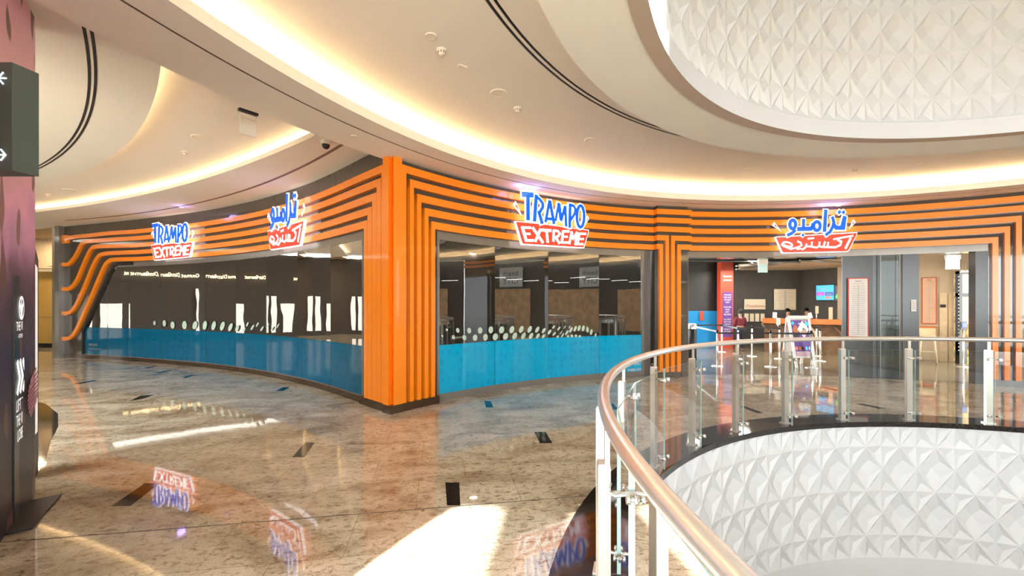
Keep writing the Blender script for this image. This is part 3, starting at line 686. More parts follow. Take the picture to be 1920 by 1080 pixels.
# ---- illuminated signs
def stroke(mb, pts, w, T, d0, d1, closed=False):
    """thick 2-D pen stroke, pts in drawing units, T maps (x,y,depth) to space"""
    P = [Vector(p) for p in pts]; n = len(P); Lf, Rt = [], []
    for i in range(n):
        a = P[i-1] if (i > 0 or closed) else P[i]; b = P[(i+1) % n] if (i < n-1 or closed) else P[i]
        t = (b-a).normalized(); m = Vector((-t.y, t.x))
        k = w/2
        if 0 < i < n-1 or closed:
            t1 = (P[i]-a).normalized(); c = abs(m.dot(Vector((-t1.y, t1.x)))); k = min(w/2/max(c, .5), w*.9)
        q = P[i]
        if not closed and i == 0: q = q-t*w*0.0
        Lf.append(q+m*k); Rt.append(q-m*k)
    rg = range(n if closed else n-1)
    A = [[mb.V(T(p.x, p.y, d)) for p in side] for side in (Lf, Rt) for d in (d0, d1)]
    l0, l1, r0, r1 = A
    for i in rg:
        j = (i+1) % n
        mb.Fc((l1[i], l1[j], r1[j], r1[i])); mb.Fc((l0[i], r0[i], r0[j], l0[j])); mb.Fc((l0[i], l0[j], l1[j], l1[i])); mb.Fc((r0[j], r0[i], r1[i], r1[j]))
    if not closed:
        mb.Fc((l0[0], l1[0], r1[0], r0[0])); mb.Fc((l0[-1], r0[-1], r1[-1], l1[-1]))
def poly2(mb, pts, T, d0, d1):
    a = [mb.V(T(x, y, d0)) for x, y in pts]; b = [mb.V(T(x, y, d1)) for x, y in pts]; n = len(pts)
    mb.Fc(a[::-1]); mb.Fc(b)
    for i in range(n): j = (i+1) % n; mb.Fc((a[i], a[j], b[j], b[i]))
def ell(cx, cy, rx, ry, rot=0, n=20): return [(cx+rx*cos(2*pi*k/n)*cos(rot)-ry*sin(2*pi*k/n)*sin(rot), cy+rx*cos(2*pi*k/n)*sin(rot)+ry*sin(2*pi*k/n)*cos(rot)) for k in range(n)]
# drawing space: the Latin logo as seen in its own plane, 1571 x 1080 grid
LAT_BLUE = [([(222, 158), (418, 168)], 78), ([(322, 160), (326, 542)], 60), ([(466, 160), (434, 562)], 56), ([(462, 185), (530, 232), (578, 290), (578, 350), (520, 428)], 44), ([(505, 400), (572, 600)], 52),
            ([(700, 240), (628, 575)], 44), ([(702, 240), (782, 605)], 50), ([(650, 520), (758, 528)], 46),
            ([(868, 275), (806, 560)], 36), ([(868, 290), (908, 540)], 56), ([(908, 560), (984, 330)], 44), ([(986, 320), (1006, 648)], 44),
            ([(1082, 285), (1070, 668)], 50), ([(1075, 312), (1145, 320), (1182, 370), (1172, 440), (1090, 545)], 42)]
LAT_O = (ell(1282, 490, 72, 172), 50)
LAT_PLQ = [(130, 545), (560, 585), (1472, 706), (1462, 760), (1375, 1000), (245, 895), (228, 860)]
LAT_WHITE = [([(240, 630), (312, 850)], 46), ([(222, 642), (392, 650)], 34), ([(270, 735), (380, 742)], 32), ([(295, 835), (438, 842)], 38),
             ([(415, 645), (600, 885)], 42), ([(556, 670), (462, 862)], 42), ([(572, 688), (748, 702)], 42), ([(662, 700), (682, 884)], 40),
             ([(790, 700), (786, 872)], 38), ([(780, 700), (868, 712), (902, 752), (872, 792), (800, 812)], 34), ([(820, 800), (900, 908)], 40),
             ([(962, 715), (938, 905)], 40), ([(950, 718), (1085, 722)], 34), ([(945, 800), (1052, 806)], 30), ([(930, 892), (1065, 898)], 34),
             ([(1128, 722), (1082, 922)], 36), ([(1130, 730), (1146, 850)], 34), ([(1146, 852), (1230, 738)], 34), ([(1232, 738), (1196, 945)], 36),
             ([(1278, 750), (1240, 938)], 38), ([(1268, 762), (1412, 768)], 34), ([(1258, 848), (1365, 852)], 30), ([(1228, 928), (1358, 936)], 34)]
LAT_SP = [[(105, 302), (145, 250), (248, 465)], [(1455, 470), (1487, 525), (1412, 620)]]
ARA_BLUE = [([(585, 430), (905, 432)], 84), ([(722, 238), (722, 430)], 66), ([(555, 440), (480, 505), (372, 548)], 66), ([(860, 440), (905, 400), (930, 330)], 80), ([(1186, 75), (1156, 500)], 72),
            ([(1318, 210), (1352, 320), (1330, 400), (1275, 500), (1180, 560)], 62), ([(1345, 360), (1395, 425), (1530, 432), (1578, 212)], 76)]
ARA_LOOP = [(ell(492, 340, 62, 82), 70), (ell(1000, 385, 68, 82), 68)]
ARA_DOT = [[(1422, 135), (1465, 90), (1508, 135), (1465, 180)], [(1505, 140), (1548, 95), (1592, 140), (1548, 185)], [(672, 548), (708, 512), (744, 548), (708, 584)]]
ARA_PLQ = [(130, 565), (1848, 515), (1840, 560), (1680, 865), (1650, 880), (295, 885), (270, 860)]
ARA_WHITE = [([(300, 690), (270, 715), (300, 745), (480, 815)], 28), ([(420, 770), (505, 800), (640, 770), (695, 735), (672, 690), (600, 660)], 30), ([(588, 812), (700, 806)], 24),
             ([(800, 715), (775, 780), (705, 828)], 32), ([(785, 765), (900, 768), (912, 675)], 30), ([(822, 618), (955, 608)], 30), ([(900, 768), (1010, 792), (1065, 760), (1070, 680)], 30), ([(1060, 770), (1150, 782), (1185, 680)], 30), ([(1150, 785), (1235, 785), (1250, 690)], 30),
             ([(1235, 785), (1400, 792), (1500, 750), (1518, 690), (1440, 650)], 34), ([(1355, 640), (1760, 580)], 30), ([(1712, 620), (1602, 822)], 40)]
ARA_WLOOP = [(ell(395, 715, 105, 38, 0.25), 28)]
ARA_SP = [[(75, 335), (120, 275), (268, 455)], [(1780, 270), (1826, 328), (1702, 445)]]
def sign(label, org, u, n, corners, kind, v=UP):
    """corners: drawing coordinates are mapped by 'corners' = (x0,y0,scale) with org at that point"""
    s = empty('illuminated_sign', org, label, 'shop sign', 'lit shop signs')
    x0, y0, sc, sh = corners
    def T(x, y, d): return org+u*((x-x0)*sc[0])+v*(-(y-y0)*sc[1]+(x-x0)*sh)+n*d
    if kind == 'latin': B, LO, PL, WH, WL, SP, DT = LAT_BLUE, [LAT_O], LAT_PLQ, LAT_WHITE, [], LAT_SP, []
    else: B, LO, PL, WH, WL, SP, DT = ARA_BLUE, ARA_LOOP, ARA_PLQ, ARA_WHITE, ARA_WLOOP, ARA_SP, ARA_DOT
    g = 1.0
    # plaque
    cx = sum(p[0] for p in PL)/len(PL); cy = sum(p[1] for p in PL)/len(PL)
    mb = MB(); poly2(mb, PL, T, 0.06, 0.12); mb.build('plaque_border', 'white_letter', s)
    ix = 1-0.030; inner = [(cx+(x-cx)*0.982, cy+(y-cy)*0.93) for x, y in PL]
    mb = MB(); poly2(mb, inner, T, 0.12, 0.125); mb.build('plaque', 'red_plaque', s)
    mb = MB()
    for p, w in WH: stroke(mb, p, w, T, 0.125, 0.13)
    for p, w in WL: stroke(mb, p, w, T, 0.125, 0.13, True)
    mb.build('plaque_lettering', 'white_letter', s)
    mb = MB()
    for p, w in B: 
        a, b = Vector(p[0]), Vector(p[1]); q = [tuple(a-(b-a).normalized()*16)]+list(p[1:-1]); a, b = Vector(p[-2]), Vector(p[-1]); q.append(tuple(b+(b-a).normalized()*16))
        stroke(mb, q, w+36, T, 0.13, 0.15)
    for p, w in LO: stroke(mb, p, w+36, T, 0.13, 0.15, True)
    for p in DT:
        c = Vector((sum(q[0] for q in p)/4, sum(q[1] for q in p)/4)); poly2(mb, [tuple(c+(Vector(q)-c)*1.5) for q in p], T, 0.13, 0.15)
    mb.build('letter_outline', 'white_letter', s)
    mb = MB()
    for k, (p, w) in enumerate(B): stroke(mb, p, w, T, 0.15, 0.165)
    for p, w in LO: stroke(mb, p, w, T, 0.15, 0.165, True)
    for p in DT: poly2(mb, p, T, 0.15, 0.165)
    mb.build('lettering', 'blue_letter', s)
    for p in SP:
        mb = MB(); poly2(mb, p, T, 0.08, 0.10); c = Vector((sum(q[0] for q in p)/3, sum(q[1] for q in p)/3))
        e = mb.build('spark', 'white_letter', s); mb = MB(); poly2(mb, [tuple(c+(Vector(q)-c)*0.5) for q in p], T, 0.10, 0.104); mb.build('spark_fill', 'red_plaque', e)
    return s
# each sign: picture corners of the drawing box -> facade plane
def sign_on(cv, label, kind, xl, xr, ytl, ytr, hL, box, off=0.06, v=UP):
    """xl,xr: picture columns of drawing x = box[0], box[1]; ytl/ytr rows of drawing y=box[2] at those columns; hL metres of (box[3]-box[2])"""
    sl, zl = cv.hit(xl, ytl, off+.05); sr, zr = cv.hit(xr, ytr, off+.05)
    a, b = cv.pt(sl, off, zl), cv.pt(sr, off, zr); mid = (a+b)/2; u = Vector((b.x-a.x, b.y-a.y, 0)); Lh = u.length; u.normalize()
    n = Vector((-u.y, u.x, 0)); n = n if n.dot(-mid) > 0 else -n
    sc = (Lh/(box[1]-box[0]), hL/(box[3]-box[2]))
    return sign(label, Vector((a.x, a.y, a.z)), u, n, (box[0], box[2], sc, (b.z-a.z)/(box[1]-box[0])), kind)
# Latin, above cyan window: plaque corners (130,545)->(963.2,415.5) ; (1472,706)->(1099.9,431.9); drawing rows are picture rows, so undo the slope
LAT_slope = (706-545)/(1472-130)
def unslope(L, s, x0): return L
for arr in (LAT_BLUE, LAT_WHITE):
    for k, (p, w) in enumerate(arr): arr[k] = ([(x, y-(x-130)*LAT_slope) for x, y in p], w)
LAT_O = ([(x, y-(x-130)*LAT_slope) for x, y in LAT_O[0]], LAT_O[1])
LAT_PLQ = [(x, y-(x-130)*LAT_slope) for x, y in LAT_PLQ]; LAT_SP = [[(x, y-(x-130)*LAT_slope) for x, y in p] for p in LAT_SP]
sign_on(CR, 'lit TRAMPO EXTREME sign above the cyan window right of the corner', 'latin', 963.2, 1099.9, 415.5, 431.9, 0.475, (130, 1472, 545, 895))
sign_on(CR, 'lit Arabic shop sign above the open entrance', 'arabic', 1451.5, 1603.6, 444.5, 440.6, 0.40, (130, 1848, 560, 885))
sign_on(CL, 'lit TRAMPO EXTREME sign on the long left shopfront', 'latin', 288.5, 366, 460, 454, 0.47, (130, 1472, 545, 895), 0.05)
sign_on(CL, 'lit Arabic shop sign on the left shopfront nearer the corner', 'arabic', 507.5, 576, 433, 419, 0.46, (130, 1848, 560, 885), 0.05)

# ---- rooms behind the windows
mb = MB()
mb.quad((3.9, 13.2, 0), (4.0, 10.25, 0), (4.0, 10.25, 4), (3.9, 13.2, 4)); mb.quad((-1.9, 9.7, 0), (3.9, 13.2, 0), (3.9, 13.2, 4), (-1.9, 9.7, 4)); mb.quad((-16.5, 17, 0), (-1.9, 9.7, 0), (-1.9, 9.7, 4), (-16.5, 17, 4))
struct(mb.build('wall_back', 'darkwall'), 'dark rear wall of the shop seen through its windows', 'wall')
mb = MB(); mb.Fc([mb.V(p) for p in [(*CR.pt(0, -.1)[:2], 3.0), (*CR.pt(2.5, -.1)[:2], 3.0), (*CR.pt(5, -.1)[:2], 3.0), (3.9, 13.2, 3.0), (-1.9, 9.9, 3.0), (-16.5, 17, 3.0), (*CL.pt(16, -.1)[:2], 3.0), (*CL.pt(12, -.1)[:2], 3.0), (*CL.pt(8, -.1)[:2], 3.0), (*CL.pt(4, -.1)[:2], 3.0)]])
struct(mb.build('ceiling', 'darkwall'), 'dark ceiling of the shop behind its windows', 'ceiling')
mb = MB()
for x, y, D_, w, h in ((330, 560, 14.2, 1.6, 2.2), (520, 500, 12.0, 1.1, 2.6)): 
    mb = MB(); p = at(x, y, D_); mb.box((p.x, p.y, h/2), (w, 0.1, h)); tag(mb.build('play_panel', 'blue'), 'blue padded panel standing inside the left window, '+('farther left one' if x < 400 else 'nearer the corner'), 'panel')
mb = MB(); a, b = at(560, 615, 11.0), at(676, 622, 9.0)
mb.box((-4.3, 10.6, 1.12), (2.6, 0.3, 0.24), (0.85, -0.5, 0)); tag(mb.build('padded_rail', 'maroon'), 'dark red padded rail inside the left window near the corner', 'rail')

# ================================================================== BALUSTRADE
bal = empty('glass_balustrade', (CX, CY, 0), 'round glass balustrade with steel handrail around the void', 'balustrade')
mb = MB(); mb.tube([pol(a, 5.0, 1.205) for a in [k*2.0 for k in range(180)]], 0.032, 16, True); mb.build('handrail', 'steel', bal)
ST = 11.25; J0 = -5.8
def post(k):
    az = J0+ST*k; r_ = pol(az, 1)-pol(az, 0); r_.z = 0; r_.normalize(); t = UP.cross(r_)
    mb = MB(); c = pol(az, 5.035)
    # tapered flat-topped column with bevelled shoulders
    w, d = 0.075, 0.05
    A = [c-t*w/2-r_*d/2, c+t*w/2-r_*d/2, c+t*w/2+r_*d/2, c-t*w/2+r_*d/2]
    mb.hexa([p+UP*0.004 for p in A]+[p+UP*1.045 for p in A])
    Bv = [c+(p-c)*0.86 for p in A]; mb.hexa([p+UP*1.045 for p in A]+[p+UP*1.058 for p in Bv])
    c2 = pol(az, 5.02); mb.box(c2+UP*1.12, (0.026, 0.02, 0.14), t, r_)
    mb.box(c+UP*0.012, (0.12, 0.09, 0.016), t, r_)
    p = mb.build('post', 'post', bal)
    for z in (0.93, 0.13):
        mb = MB(); a = pol(az, 5.01, z); ti = 0.055
        mb.cyl(a, pol(az, 4.945, z), 0.011, n=10)
        mb.cyl(pol(az, 4.94, z)-t*ti, pol(az, 4.94, z)+t*ti, 0.010, n=10)
        for sg in (-1, 1):
            q = pol(az, 4.94, z)+t*ti*sg; mb.cyl(q, q-r_*0.045, 0.009, n=10); mb.cyl(q-r_*0.02, q-r_*0.045, 0.022, 0.019, n=14); mb.cyl(q+r_*0.012, q-r_*0.004, 0.018, n=14)
        mb.build('glass_clamp', 'fit', p)
for k in range(-16, 16): post(k)
for k in range(-16, 16):
    a0, a1 = J0+ST*k+0.08, J0+ST*(k+1)-0.08; p, q = pol(a0, 4.92), pol(a1, 4.92); r_ = ((p+q)/2-Vector((CX, CY, 0))).normalized(); th = 0.012
    zb, zt = -0.03, 1.045
    mb = MB(); mb.quad(p+UP*zb, q+UP*zb, q+UP*zt, p+UP*zt); mb.build('glass_panel', 'railglass', bal); gp = bal.children[-1]
    mb = MB(); P = [p, q, q+r_*th, p+r_*th]
    i = [mb.V(x+UP*zt) for x in P]; mb.Fc(i)
    for a, b in ((p, p+r_*th), (q, q+r_*th)): mb.quad(a+UP*zb, b+UP*zb, b+UP*zt, a+UP*zt)
    mb.build('glass_edge', 'glassedge', gp)
# short bracket grip on the nearest post
az = J0-7*ST; c = pol(az, 5.035); 
mb = MB(); r_ = (pol(az, 1)-pol(az, 0)); r_.z = 0
mb.tube([c+r_*(-0.02)+UP*0.985+Vector((0, -.03, 0)), c+Vector((0.005, -0.05, .955)), c+Vector((0.03, -0.06, .945)), c+Vector((0.14, -0.03, .945))], 0.009, 10)
mb.build('rail_bracket', 'steel', bal)

# ================================================================== CEILING FIXTURES
def disc_fix(x, y, z, r, label, name='ceiling_speaker', cat='ceiling speaker', group='round ceiling fixtures'):
    X, Y = fl(x, y, z); t = empty(name, (X, Y, z), label, cat, group)
    mb = MB(); mb.lathe([(0, -.006), (r*.8, -.006), (r*.8, -.012), (r, -.012), (r*1.03, 0.0)], (X, Y, z), 24); mb.build('rim', 'offwhite', t)
    mb = MB(); mb.lathe([(0, -.009), (r*.78, -.009)], (X, Y, z), 24); mb.build('grille', 'lip', t); return t
disc_fix(935, 174, ZR, 0.105, 'largest round speaker in the ring ceiling above the striped corner')
disc_fix(808, 67, ZR, 0.055, 'small faint disc nearest the top edge left of the paired fixtures')
disc_fix(664, 255, ZS, 0.045, 'small disc on the lower ceiling band just left of the corner column')
disc_fix(1106, 262, ZR, 0.09, 'flat round speaker in the ring ceiling above the cyan window')
disc_fix(1408, 316, ZR, 0.10, 'flat round speaker in the ring ceiling above the entrance left side')
disc_fix(375, 257, ZLR, 0.12, 'round speaker in the left recess, the larger one beside the detector')
disc_fix(131, 356, ZLR, 0.13, 'round speaker at the far left end of the left recess')
disc_fix(1727, 307, ZR, 0.06, 'small disc in the ring ceiling above the entrance right side')
def detector(x, y, z, label):
    X, Y = fl(x, y, z); t = empty('smoke_detector', (X, Y, z), label, 'smoke detector', 'smoke detectors on the ceilings')
    mb = MB(); mb.lathe([(0, 0), (0.055, 0), (0.055, -.015), (0.045, -.02), (0, -.02)], (X, Y, z), 20); mb.build('base', 'offwhite', t)
    mb = MB(); mb.lathe([(0.04, -.02), (0.036, -.045), (0.02, -.058), (0, -.06)], (X, Y, z), 20); mb.build('sensor_head', 'offwhite', t)
    mb = MB()
    for k in range(8): a = k*pi/4; mb.box((X+.037*cos(a), Y+.037*sin(a), z-.034), (0.012, 0.006, 0.016), (-sin(a), cos(a), 0))
    mb.build('vent', 'slot_brown', t); return t
detector(970, 202, ZR, 'smoke detector right of the largest round speaker')
detector(828, 93, ZR, 'smoke detector nearest the top edge of the ring ceiling')
detector(1603, 317, ZR, 'smoke detector in the ring ceiling above the entrance')
detector(346, 284, ZLR, 'smoke detector in the left recess under the hanging sign')
detector(91, 364, ZLR, 'smoke detector farthest left in the left recess')
X, Y = fl(867, 124, ZR); mb = MB(); mb.box((X, Y, ZR-.006), (0.10, 0.045, 0.012), (0.8, 0.6, 0)); tag(mb.build('access_plate', 'offwhite'), 'small rectangular plate in the ring ceiling between the detectors', 'plate')
# dome camera
X, Y = fl(611, 264, ZL); t = empty('dome_camera', (X, Y, ZL), 'black and white dome security camera beside the left recess', 'security camera')
mb = MB(); mb.lathe([(0.075, 0), (0.075, -.05), (0.06, -.06), (0, -.06)], (X, Y, ZL), 24); mb.build('housing', 'offwhite', t)
mb = MB(); mb.lathe([(0.058, -.06), (0.056, -.085), (0.04, -.115), (0.018, -.128), (0, -.13)], (X, Y, ZL), 24); mb.build('dome', 'black', t)
# hanging exit sign on the left ceiling
a = fl(447, 202, ZL); b = fl(483, 214, ZL); A, B = Vector((*a, ZL)), Vector((*b, ZL)); u = (B-A).normalized(); mid = (A+B)/2
t = empty('hanging_sign', mid, 'blank white sign hanging from the left ceiling on a black mount', 'hanging sign')
mb = MB(); mb.box(mid-UP*.015, ((B-A).length, 0.06, 0.03), u); mb.build('mount', 'black', t)
mb = MB()
for sg in (-1, 1): mb.cyl(mid+u*.1*sg-UP*.03, mid+u*.1*sg-UP*.09, 0.004, n=8)
mb.box(mid-UP*.095, ((B-A).length*.86, 0.03, 0.025), u); mb.build('hanger', 'steel', t)
mb = MB(); mb.box(mid-UP*.215, ((B-A).length*.84, 0.02, 0.215), u); mb.build('sign_panel', 'offwhite', t)
# little violet spots on the slot above two signs
def spot(x, y, z, label):
    X, Y = fl(x, y, z); t = empty('track_spotlight', (X, Y, z), label, 'spotlight', 'violet spotlights above the signs')
    mb = MB(); mb.cyl((X, Y, z), (X, Y, z-.03), 0.012, n=10); mb.cyl((X-.04, Y, z-.035), (X+.04, Y, z-.035), 0.014, n=12); mb.build('housing', 'offwhite', t)
    mb = MB(); mb.cyl((X+.04, Y, z-.035), (X+.045, Y, z-.035), 0.012, n=12); mb.cyl((X-.045, Y, z-.035), (X-.04, Y, z-.035), 0.012, n=12); mb.build('lens', 'violet', t)
    l = bpy.data.lights.new('spot_glow', 'POINT'); l.energy = 1.4; l.color = (0.45, 0.35, 1.0); l.shadow_soft_size = 0.09; o = bpy.data.objects.new('spot_glow', l); COL.objects.link(o); o.location = (X, Y, z-.09); o.parent = None
spot(975, 347, ZS, 'violet spotlight at the left, above the TRAMPO EXTREME sign of the cyan window'); spot(1000, 350.5, ZS, 'violet spotlight above the O of the cyan window sign')
spot(1544, 383, ZS, 'violet spotlight above the entrance sign, left of the pair'); spot(1572, 383, ZS, 'violet spotlight above the entrance sign, right of the pair')
spot(340, 386, ZL, 'violet spotlight above the far left TRAMPO EXTREME sign')

# ================================================================== LEFT PILLAR AND SIGNS
P0, P1 = Vector((-1.90, 0.776, 0)), Vector((-4.40, 3.98, 0)); d_ = (P1-P0).normalized(); n_ = Vector((d_.y, -d_.x, 0)); n_ = n_ if n_.x > 0 else -n_
pts = [P0-n_*1.6, P0]
for k in range(0, 7):
    a = k/6*pi/2*0.9; c = P1-d_*0.25-n_*0.25; pts.append(c+n_*0.25*cos(a)+d_*0.25*sin(a))
pts += [P1-n_*1.4, P0-n_*1.6]
mb = MB(); mb.prism([tuple(p) for p in pts[:-1]], (0, 0, 4.4))
struct(mb.build('wall_left', 'mural'), 'tall pillar wrapped in a pink and dark purple mural print', 'pillar')
# projecting direction sign
t = empty('direction_sign', (-3.32, 2.66, 2.86), 'grey green box sign with lit white arrows projecting from the mural pillar', 'direction sign')
mb = MB(); x0, x1 = -3.75, -3.057; mb.hexa([(x0, 2.6, 2.53), (x1, 2.6, 2.53), (x1+.02, 2.73, 2.53), (x0, 2.73, 2.53), (x0, 2.6, 3.19), (x1, 2.6, 3.19), (x1+.02, 2.73, 3.19), (x0, 2.73, 3.19)]); mb.build('sign_box', 'greengrey', t)
mb = MB()
def T_(x, y, d): return at(x, y, 2.6)+Vector((0, -d, 0))
stroke(mb, [(13, 147), (-14, 146)], 2.4, T_, 0.001, 0.004); stroke(mb, [(7, 158), (-3, 146.5), (7, 136)], 2.4, T_, 0.001, 0.004)
stroke(mb, [(-20, 290.5), (10, 290.5)], 2.4, T_, 0.001, 0.004); stroke(mb, [(2, 301), (11, 290.5), (2, 280)], 2.4, T_, 0.001, 0.004)
mb.build('arrow', 'arrow', t)
# totem
ta = Vector((*fl(27, 978), 0)); tb = ta+d_*0.42; tm = (ta+tb)/2
ta = Vector((-3.86, 3.30, 0)); d2 = Vector((-0.65, 0.76, 0)).normalized(); tb = ta+d2*0.42; n2 = Vector((d2.y, -d2.x, 0)); n2 = n2 if n2.x > 0 else -n2
t = empty('totem_sign', (ta+tb)/2, 'black freestanding totem reading THE VIEW and LIFT TO THE VIEW LOBBY beside the pillar', 'totem sign')
mb = MB(); back = -n2*0.07; P = [ta, tb, tb+back, ta+back+d2*(-0.0)]; mb.hexa([p+UP*.02 for p in P]+[p+UP*1.935 for p in P]); mb.build('face_panel', 'totem', t)
mb = MB(); u3 = (ta-Vector((0, 0, 0))); q = ta-Vector((1, 0.25, 0)).normalized()*0.085
mb.hexa([p+UP*.02 for p in (ta, ta+back, q+back*0.3, q)]+[p+UP*1.94 for p in (ta, ta+back, q+back*0.3, q)]); mb.build('side_panel', 'totem_side', t)
mb = MB(); mb.hexa([p+UP*.003 for p in (ta-d2*.2+n2*.12, tb+d2*.06+n2*.2, tb+d2*.06-n2*.25, ta-d2*.2-n2*.25)]+[p+UP*.02 for p in (ta-d2*.2+n2*.12, tb+d2*.06+n2*.2, tb+d2*.06-n2*.25, ta-d2*.2-n2*.25)]); mb.build('base_plate', 'black', t)
cen = (ta+tb)/2+n2*.004
mb = MB(); add_text(mb, 'THE VIEW', cen+UP*1.50, d2, UP, 0.105, width=0.34); add_text(mb, 'AT THE PALM', cen+UP*1.44, d2, UP, 0.045, width=0.2)
for s_, z_ in (('LIFT TO', .86), ('THE VIEW', .74), ('LOBBY', .62)): add_text(mb, s_, cen+UP*z_-d2*0.01, d2, UP, 0.135, width=0.32 if s_ != 'LOBBY' else .25)
mb.build('totem_lettering', 'text_glow', t)
mb = MB(); Tt = lambda x, y, d: cen+d2*x+UP*y+n2*d
for k in (-1, 0, 1): stroke(mb, [(k*0.10-.05, 1.0), (k*0.10+.04, 1.12), (k*0.10-.05, 1.26)], 0.045, Tt, 0, 0.002)
mb.build('chevrons', 'text_glow', t); mb = MB()
stroke(mb, ell(0, 1.68, .085, .09, 0, 28), 0.012, Tt, 0, .002, True)
for k in range(5): stroke(mb, [(0, 1.60), ((-1, 1)[k % 2]*0.02*(k+1)*.6, 1.66+.012*k), ((-1, 1)[k % 2]*0.03*(k+1)*.5, 1.70+.008*k)], 0.008, Tt, 0, .002)
stroke(mb, [(0, 1.60), (0, 1.765)], 0.012, Tt, 0, .002)
mb.build('totem_emblem', 'text_glow', t)
# framed lightbox on the pillar's far end
pb_ = P1-d_*0.10+n_*0.012
t = empty('light_box', pb_, 'narrow white light box with a dark frame on the far end of the mural pillar', 'light box')
Bq = P1+d_*0.02
mb = MB(); e0, e1 = Vector((*fl(67, 948), 0)), Vector((*fl(72.5, 930), 0)); dd_ = (e1-e0).normalized()
e0 = at(65, 800, 4.18); e0.z = 0; e1 = at(70.5, 800, 4.32); e1.z = 0
mb.hexa([e0+UP*.42, e1+UP*.42, e1+Vector((-.12, .05, .42)), e0+Vector((-.12, -.02, .42)), e0+UP*2.12, e1+UP*2.08, e1+Vector((-.12, .05, 2.08)), e0+Vector((-.12, -.02, 2.12))]); mb.build('lit_panel', 'lightbox', t)
mb = MB(); e2 = at(72, 800, 4.36); e2.z = 0
mb.hexa([e1, e2, e2+Vector((-.12, .05, 0)), e1+Vector((-.12, .0, 0)), e1+UP*2.1, e2+UP*2.08, e2+Vector((-.12, .05, 2.08)), e1+Vector((-.12, 0, 2.1))])
mb.hexa([e0+UP*2.12, e2+UP*2.08, e2+Vector((-.12, .05, 2.08)), e0+Vector((-.12, 0, 2.12)), e0+UP*2.3, e2+UP*2.16, e2+Vector((-.12, .05, 2.16)), e0+Vector((-.12, 0, 2.3))])
mb.hexa([e0, e1, e1+Vector((-.12, .05, 0)), e0+Vector((-.12, -.02, 0)), e0+UP*.42, e1+UP*.42, e1+Vector((-.12, .05, .42)), e0+Vector((-.12, -.02, .42))])
mb.build('frame', 'black', t)
# striped pink roundel poster on the pillar between totem and light box
mb = MB(); Tp = lambda x, y, d: P1-d_*(0.36-x)+UP*y+n_*(0.012+d)
for k in range(9):
    yy = 0.95+(k-4)*0.036; hw = sqrt(max(0, .17**2-((k-4)*.036)**2)); stroke(mb, [(-hw, yy-.05), (hw, yy+.05)], 0.02, Tp, 0, .003)
tag(mb.build('striped_roundel', 'pinkprint'), 'pink striped roundel print on the mural pillar behind the totem', 'wall graphic')
# corridor end at far left
mb = MB(); mb.quad((-30, 17.0, 0), (-16.2, 17.0, 0), (-16.2, 17.0, 3.12), (-30, 17.0, 3.12)); mb.cur = 1; mb.quad((-30, 16.6, 3.12), (-15.4, 16.6, 3.12), (-15.4, 16.6, 4.4), (-30, 16.6, 4.4)); mb.quad((-30, 16.6, 3.12), (-15.4, 16.6, 3.12), (-15.4, 17.0, 3.12), (-30, 17.0, 3.12))
mb.cur = 2; mb.quad((-30, 16.99, 3.02), (-16.2, 16.99, 3.02), (-16.2, 16.99, 3.12), (-30, 16.99, 3.12))
mb.cur = 3; mb.quad((-30, 16.985, 1.19), (-16.2, 16.985, 1.19), (-16.2, 16.985, 1.21), (-30, 16.985, 1.21))
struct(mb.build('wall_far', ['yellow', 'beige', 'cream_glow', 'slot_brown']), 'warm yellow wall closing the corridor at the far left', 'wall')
mb = MB(); mb.box((-23, 16.93, 0.08), (14, 0.1, 0.16)); struct(mb.build('baseboard_far', 'black'), 'black baseboard under the yellow corridor wall', 'baseboard')
mb = MB(); mb.quad((-15.25, 14.1, 0), (-15.25, 17.2, 0), (-15.25, 17.2, 4.4), (-15.25, 14.1, 4.4)); mb.quad((-20, 13.4, 4.262), (-14, 13.4, 4.262), (-14, 17.2, 4.262), (-20, 17.2, 4.262)); area_lamp('fill_lamp', (-17.6, 15.6, 4.2), 55, .5, (1, .78, .5))  # fill lamp added to light the closed corridor end
struct(mb.build('wall_far_side', 'beige'), 'beige side wall behind the end post', 'wall')

# ================================================================== INSIDE THE ENTRANCE
def ipt(x, y, D): p = at(x, y, D); return p
mb = MB(); fpts = [CR.pt(sR(1286)+(sR(1853)-sR(1286))*k/16, -0.0, 0.003) for k in range(17)]
mb.Fc([mb.V(p) for p in fpts]+[mb.V((14.5, 11, .003)), mb.V((16, 18.5, .003)), mb.V((5, 18.5, .003)), mb.V((4.2, 12, .003))][:]); 
struct(mb.build('floor', 'interiorfloor'), 'brown tiled floor inside the shop entrance', 'floor')
mb = MB()
wq = [at(1376, 570, 17.4), at(1500, 570, 17.4), at(1600, 570, 15.5)]
mb.quad(*[Vector((p[0].x, p[0].y, p[1])) for p in ((wq[0], 0), (wq[1], 0), (wq[1], 3.7), (wq[0], 3.7))]); mb.quad(*[Vector((p[0].x, p[0].y, p[1])) for p in ((wq[1], 0), (wq[2], 0), (wq[2], 3.7), (wq[1], 3.7))])
struct(mb.build('wall_reception', 'darkwall'), 'charcoal walls behind the reception counter', 'wall')
mb = MB(); mb.box(at(1375, 570, 17.9)+Vector((-.2, 0, 0)), (2.0, 0.1, 4.2)); struct(mb.build('wall_passage', 'black'), 'black passage beside the red column', 'wall')
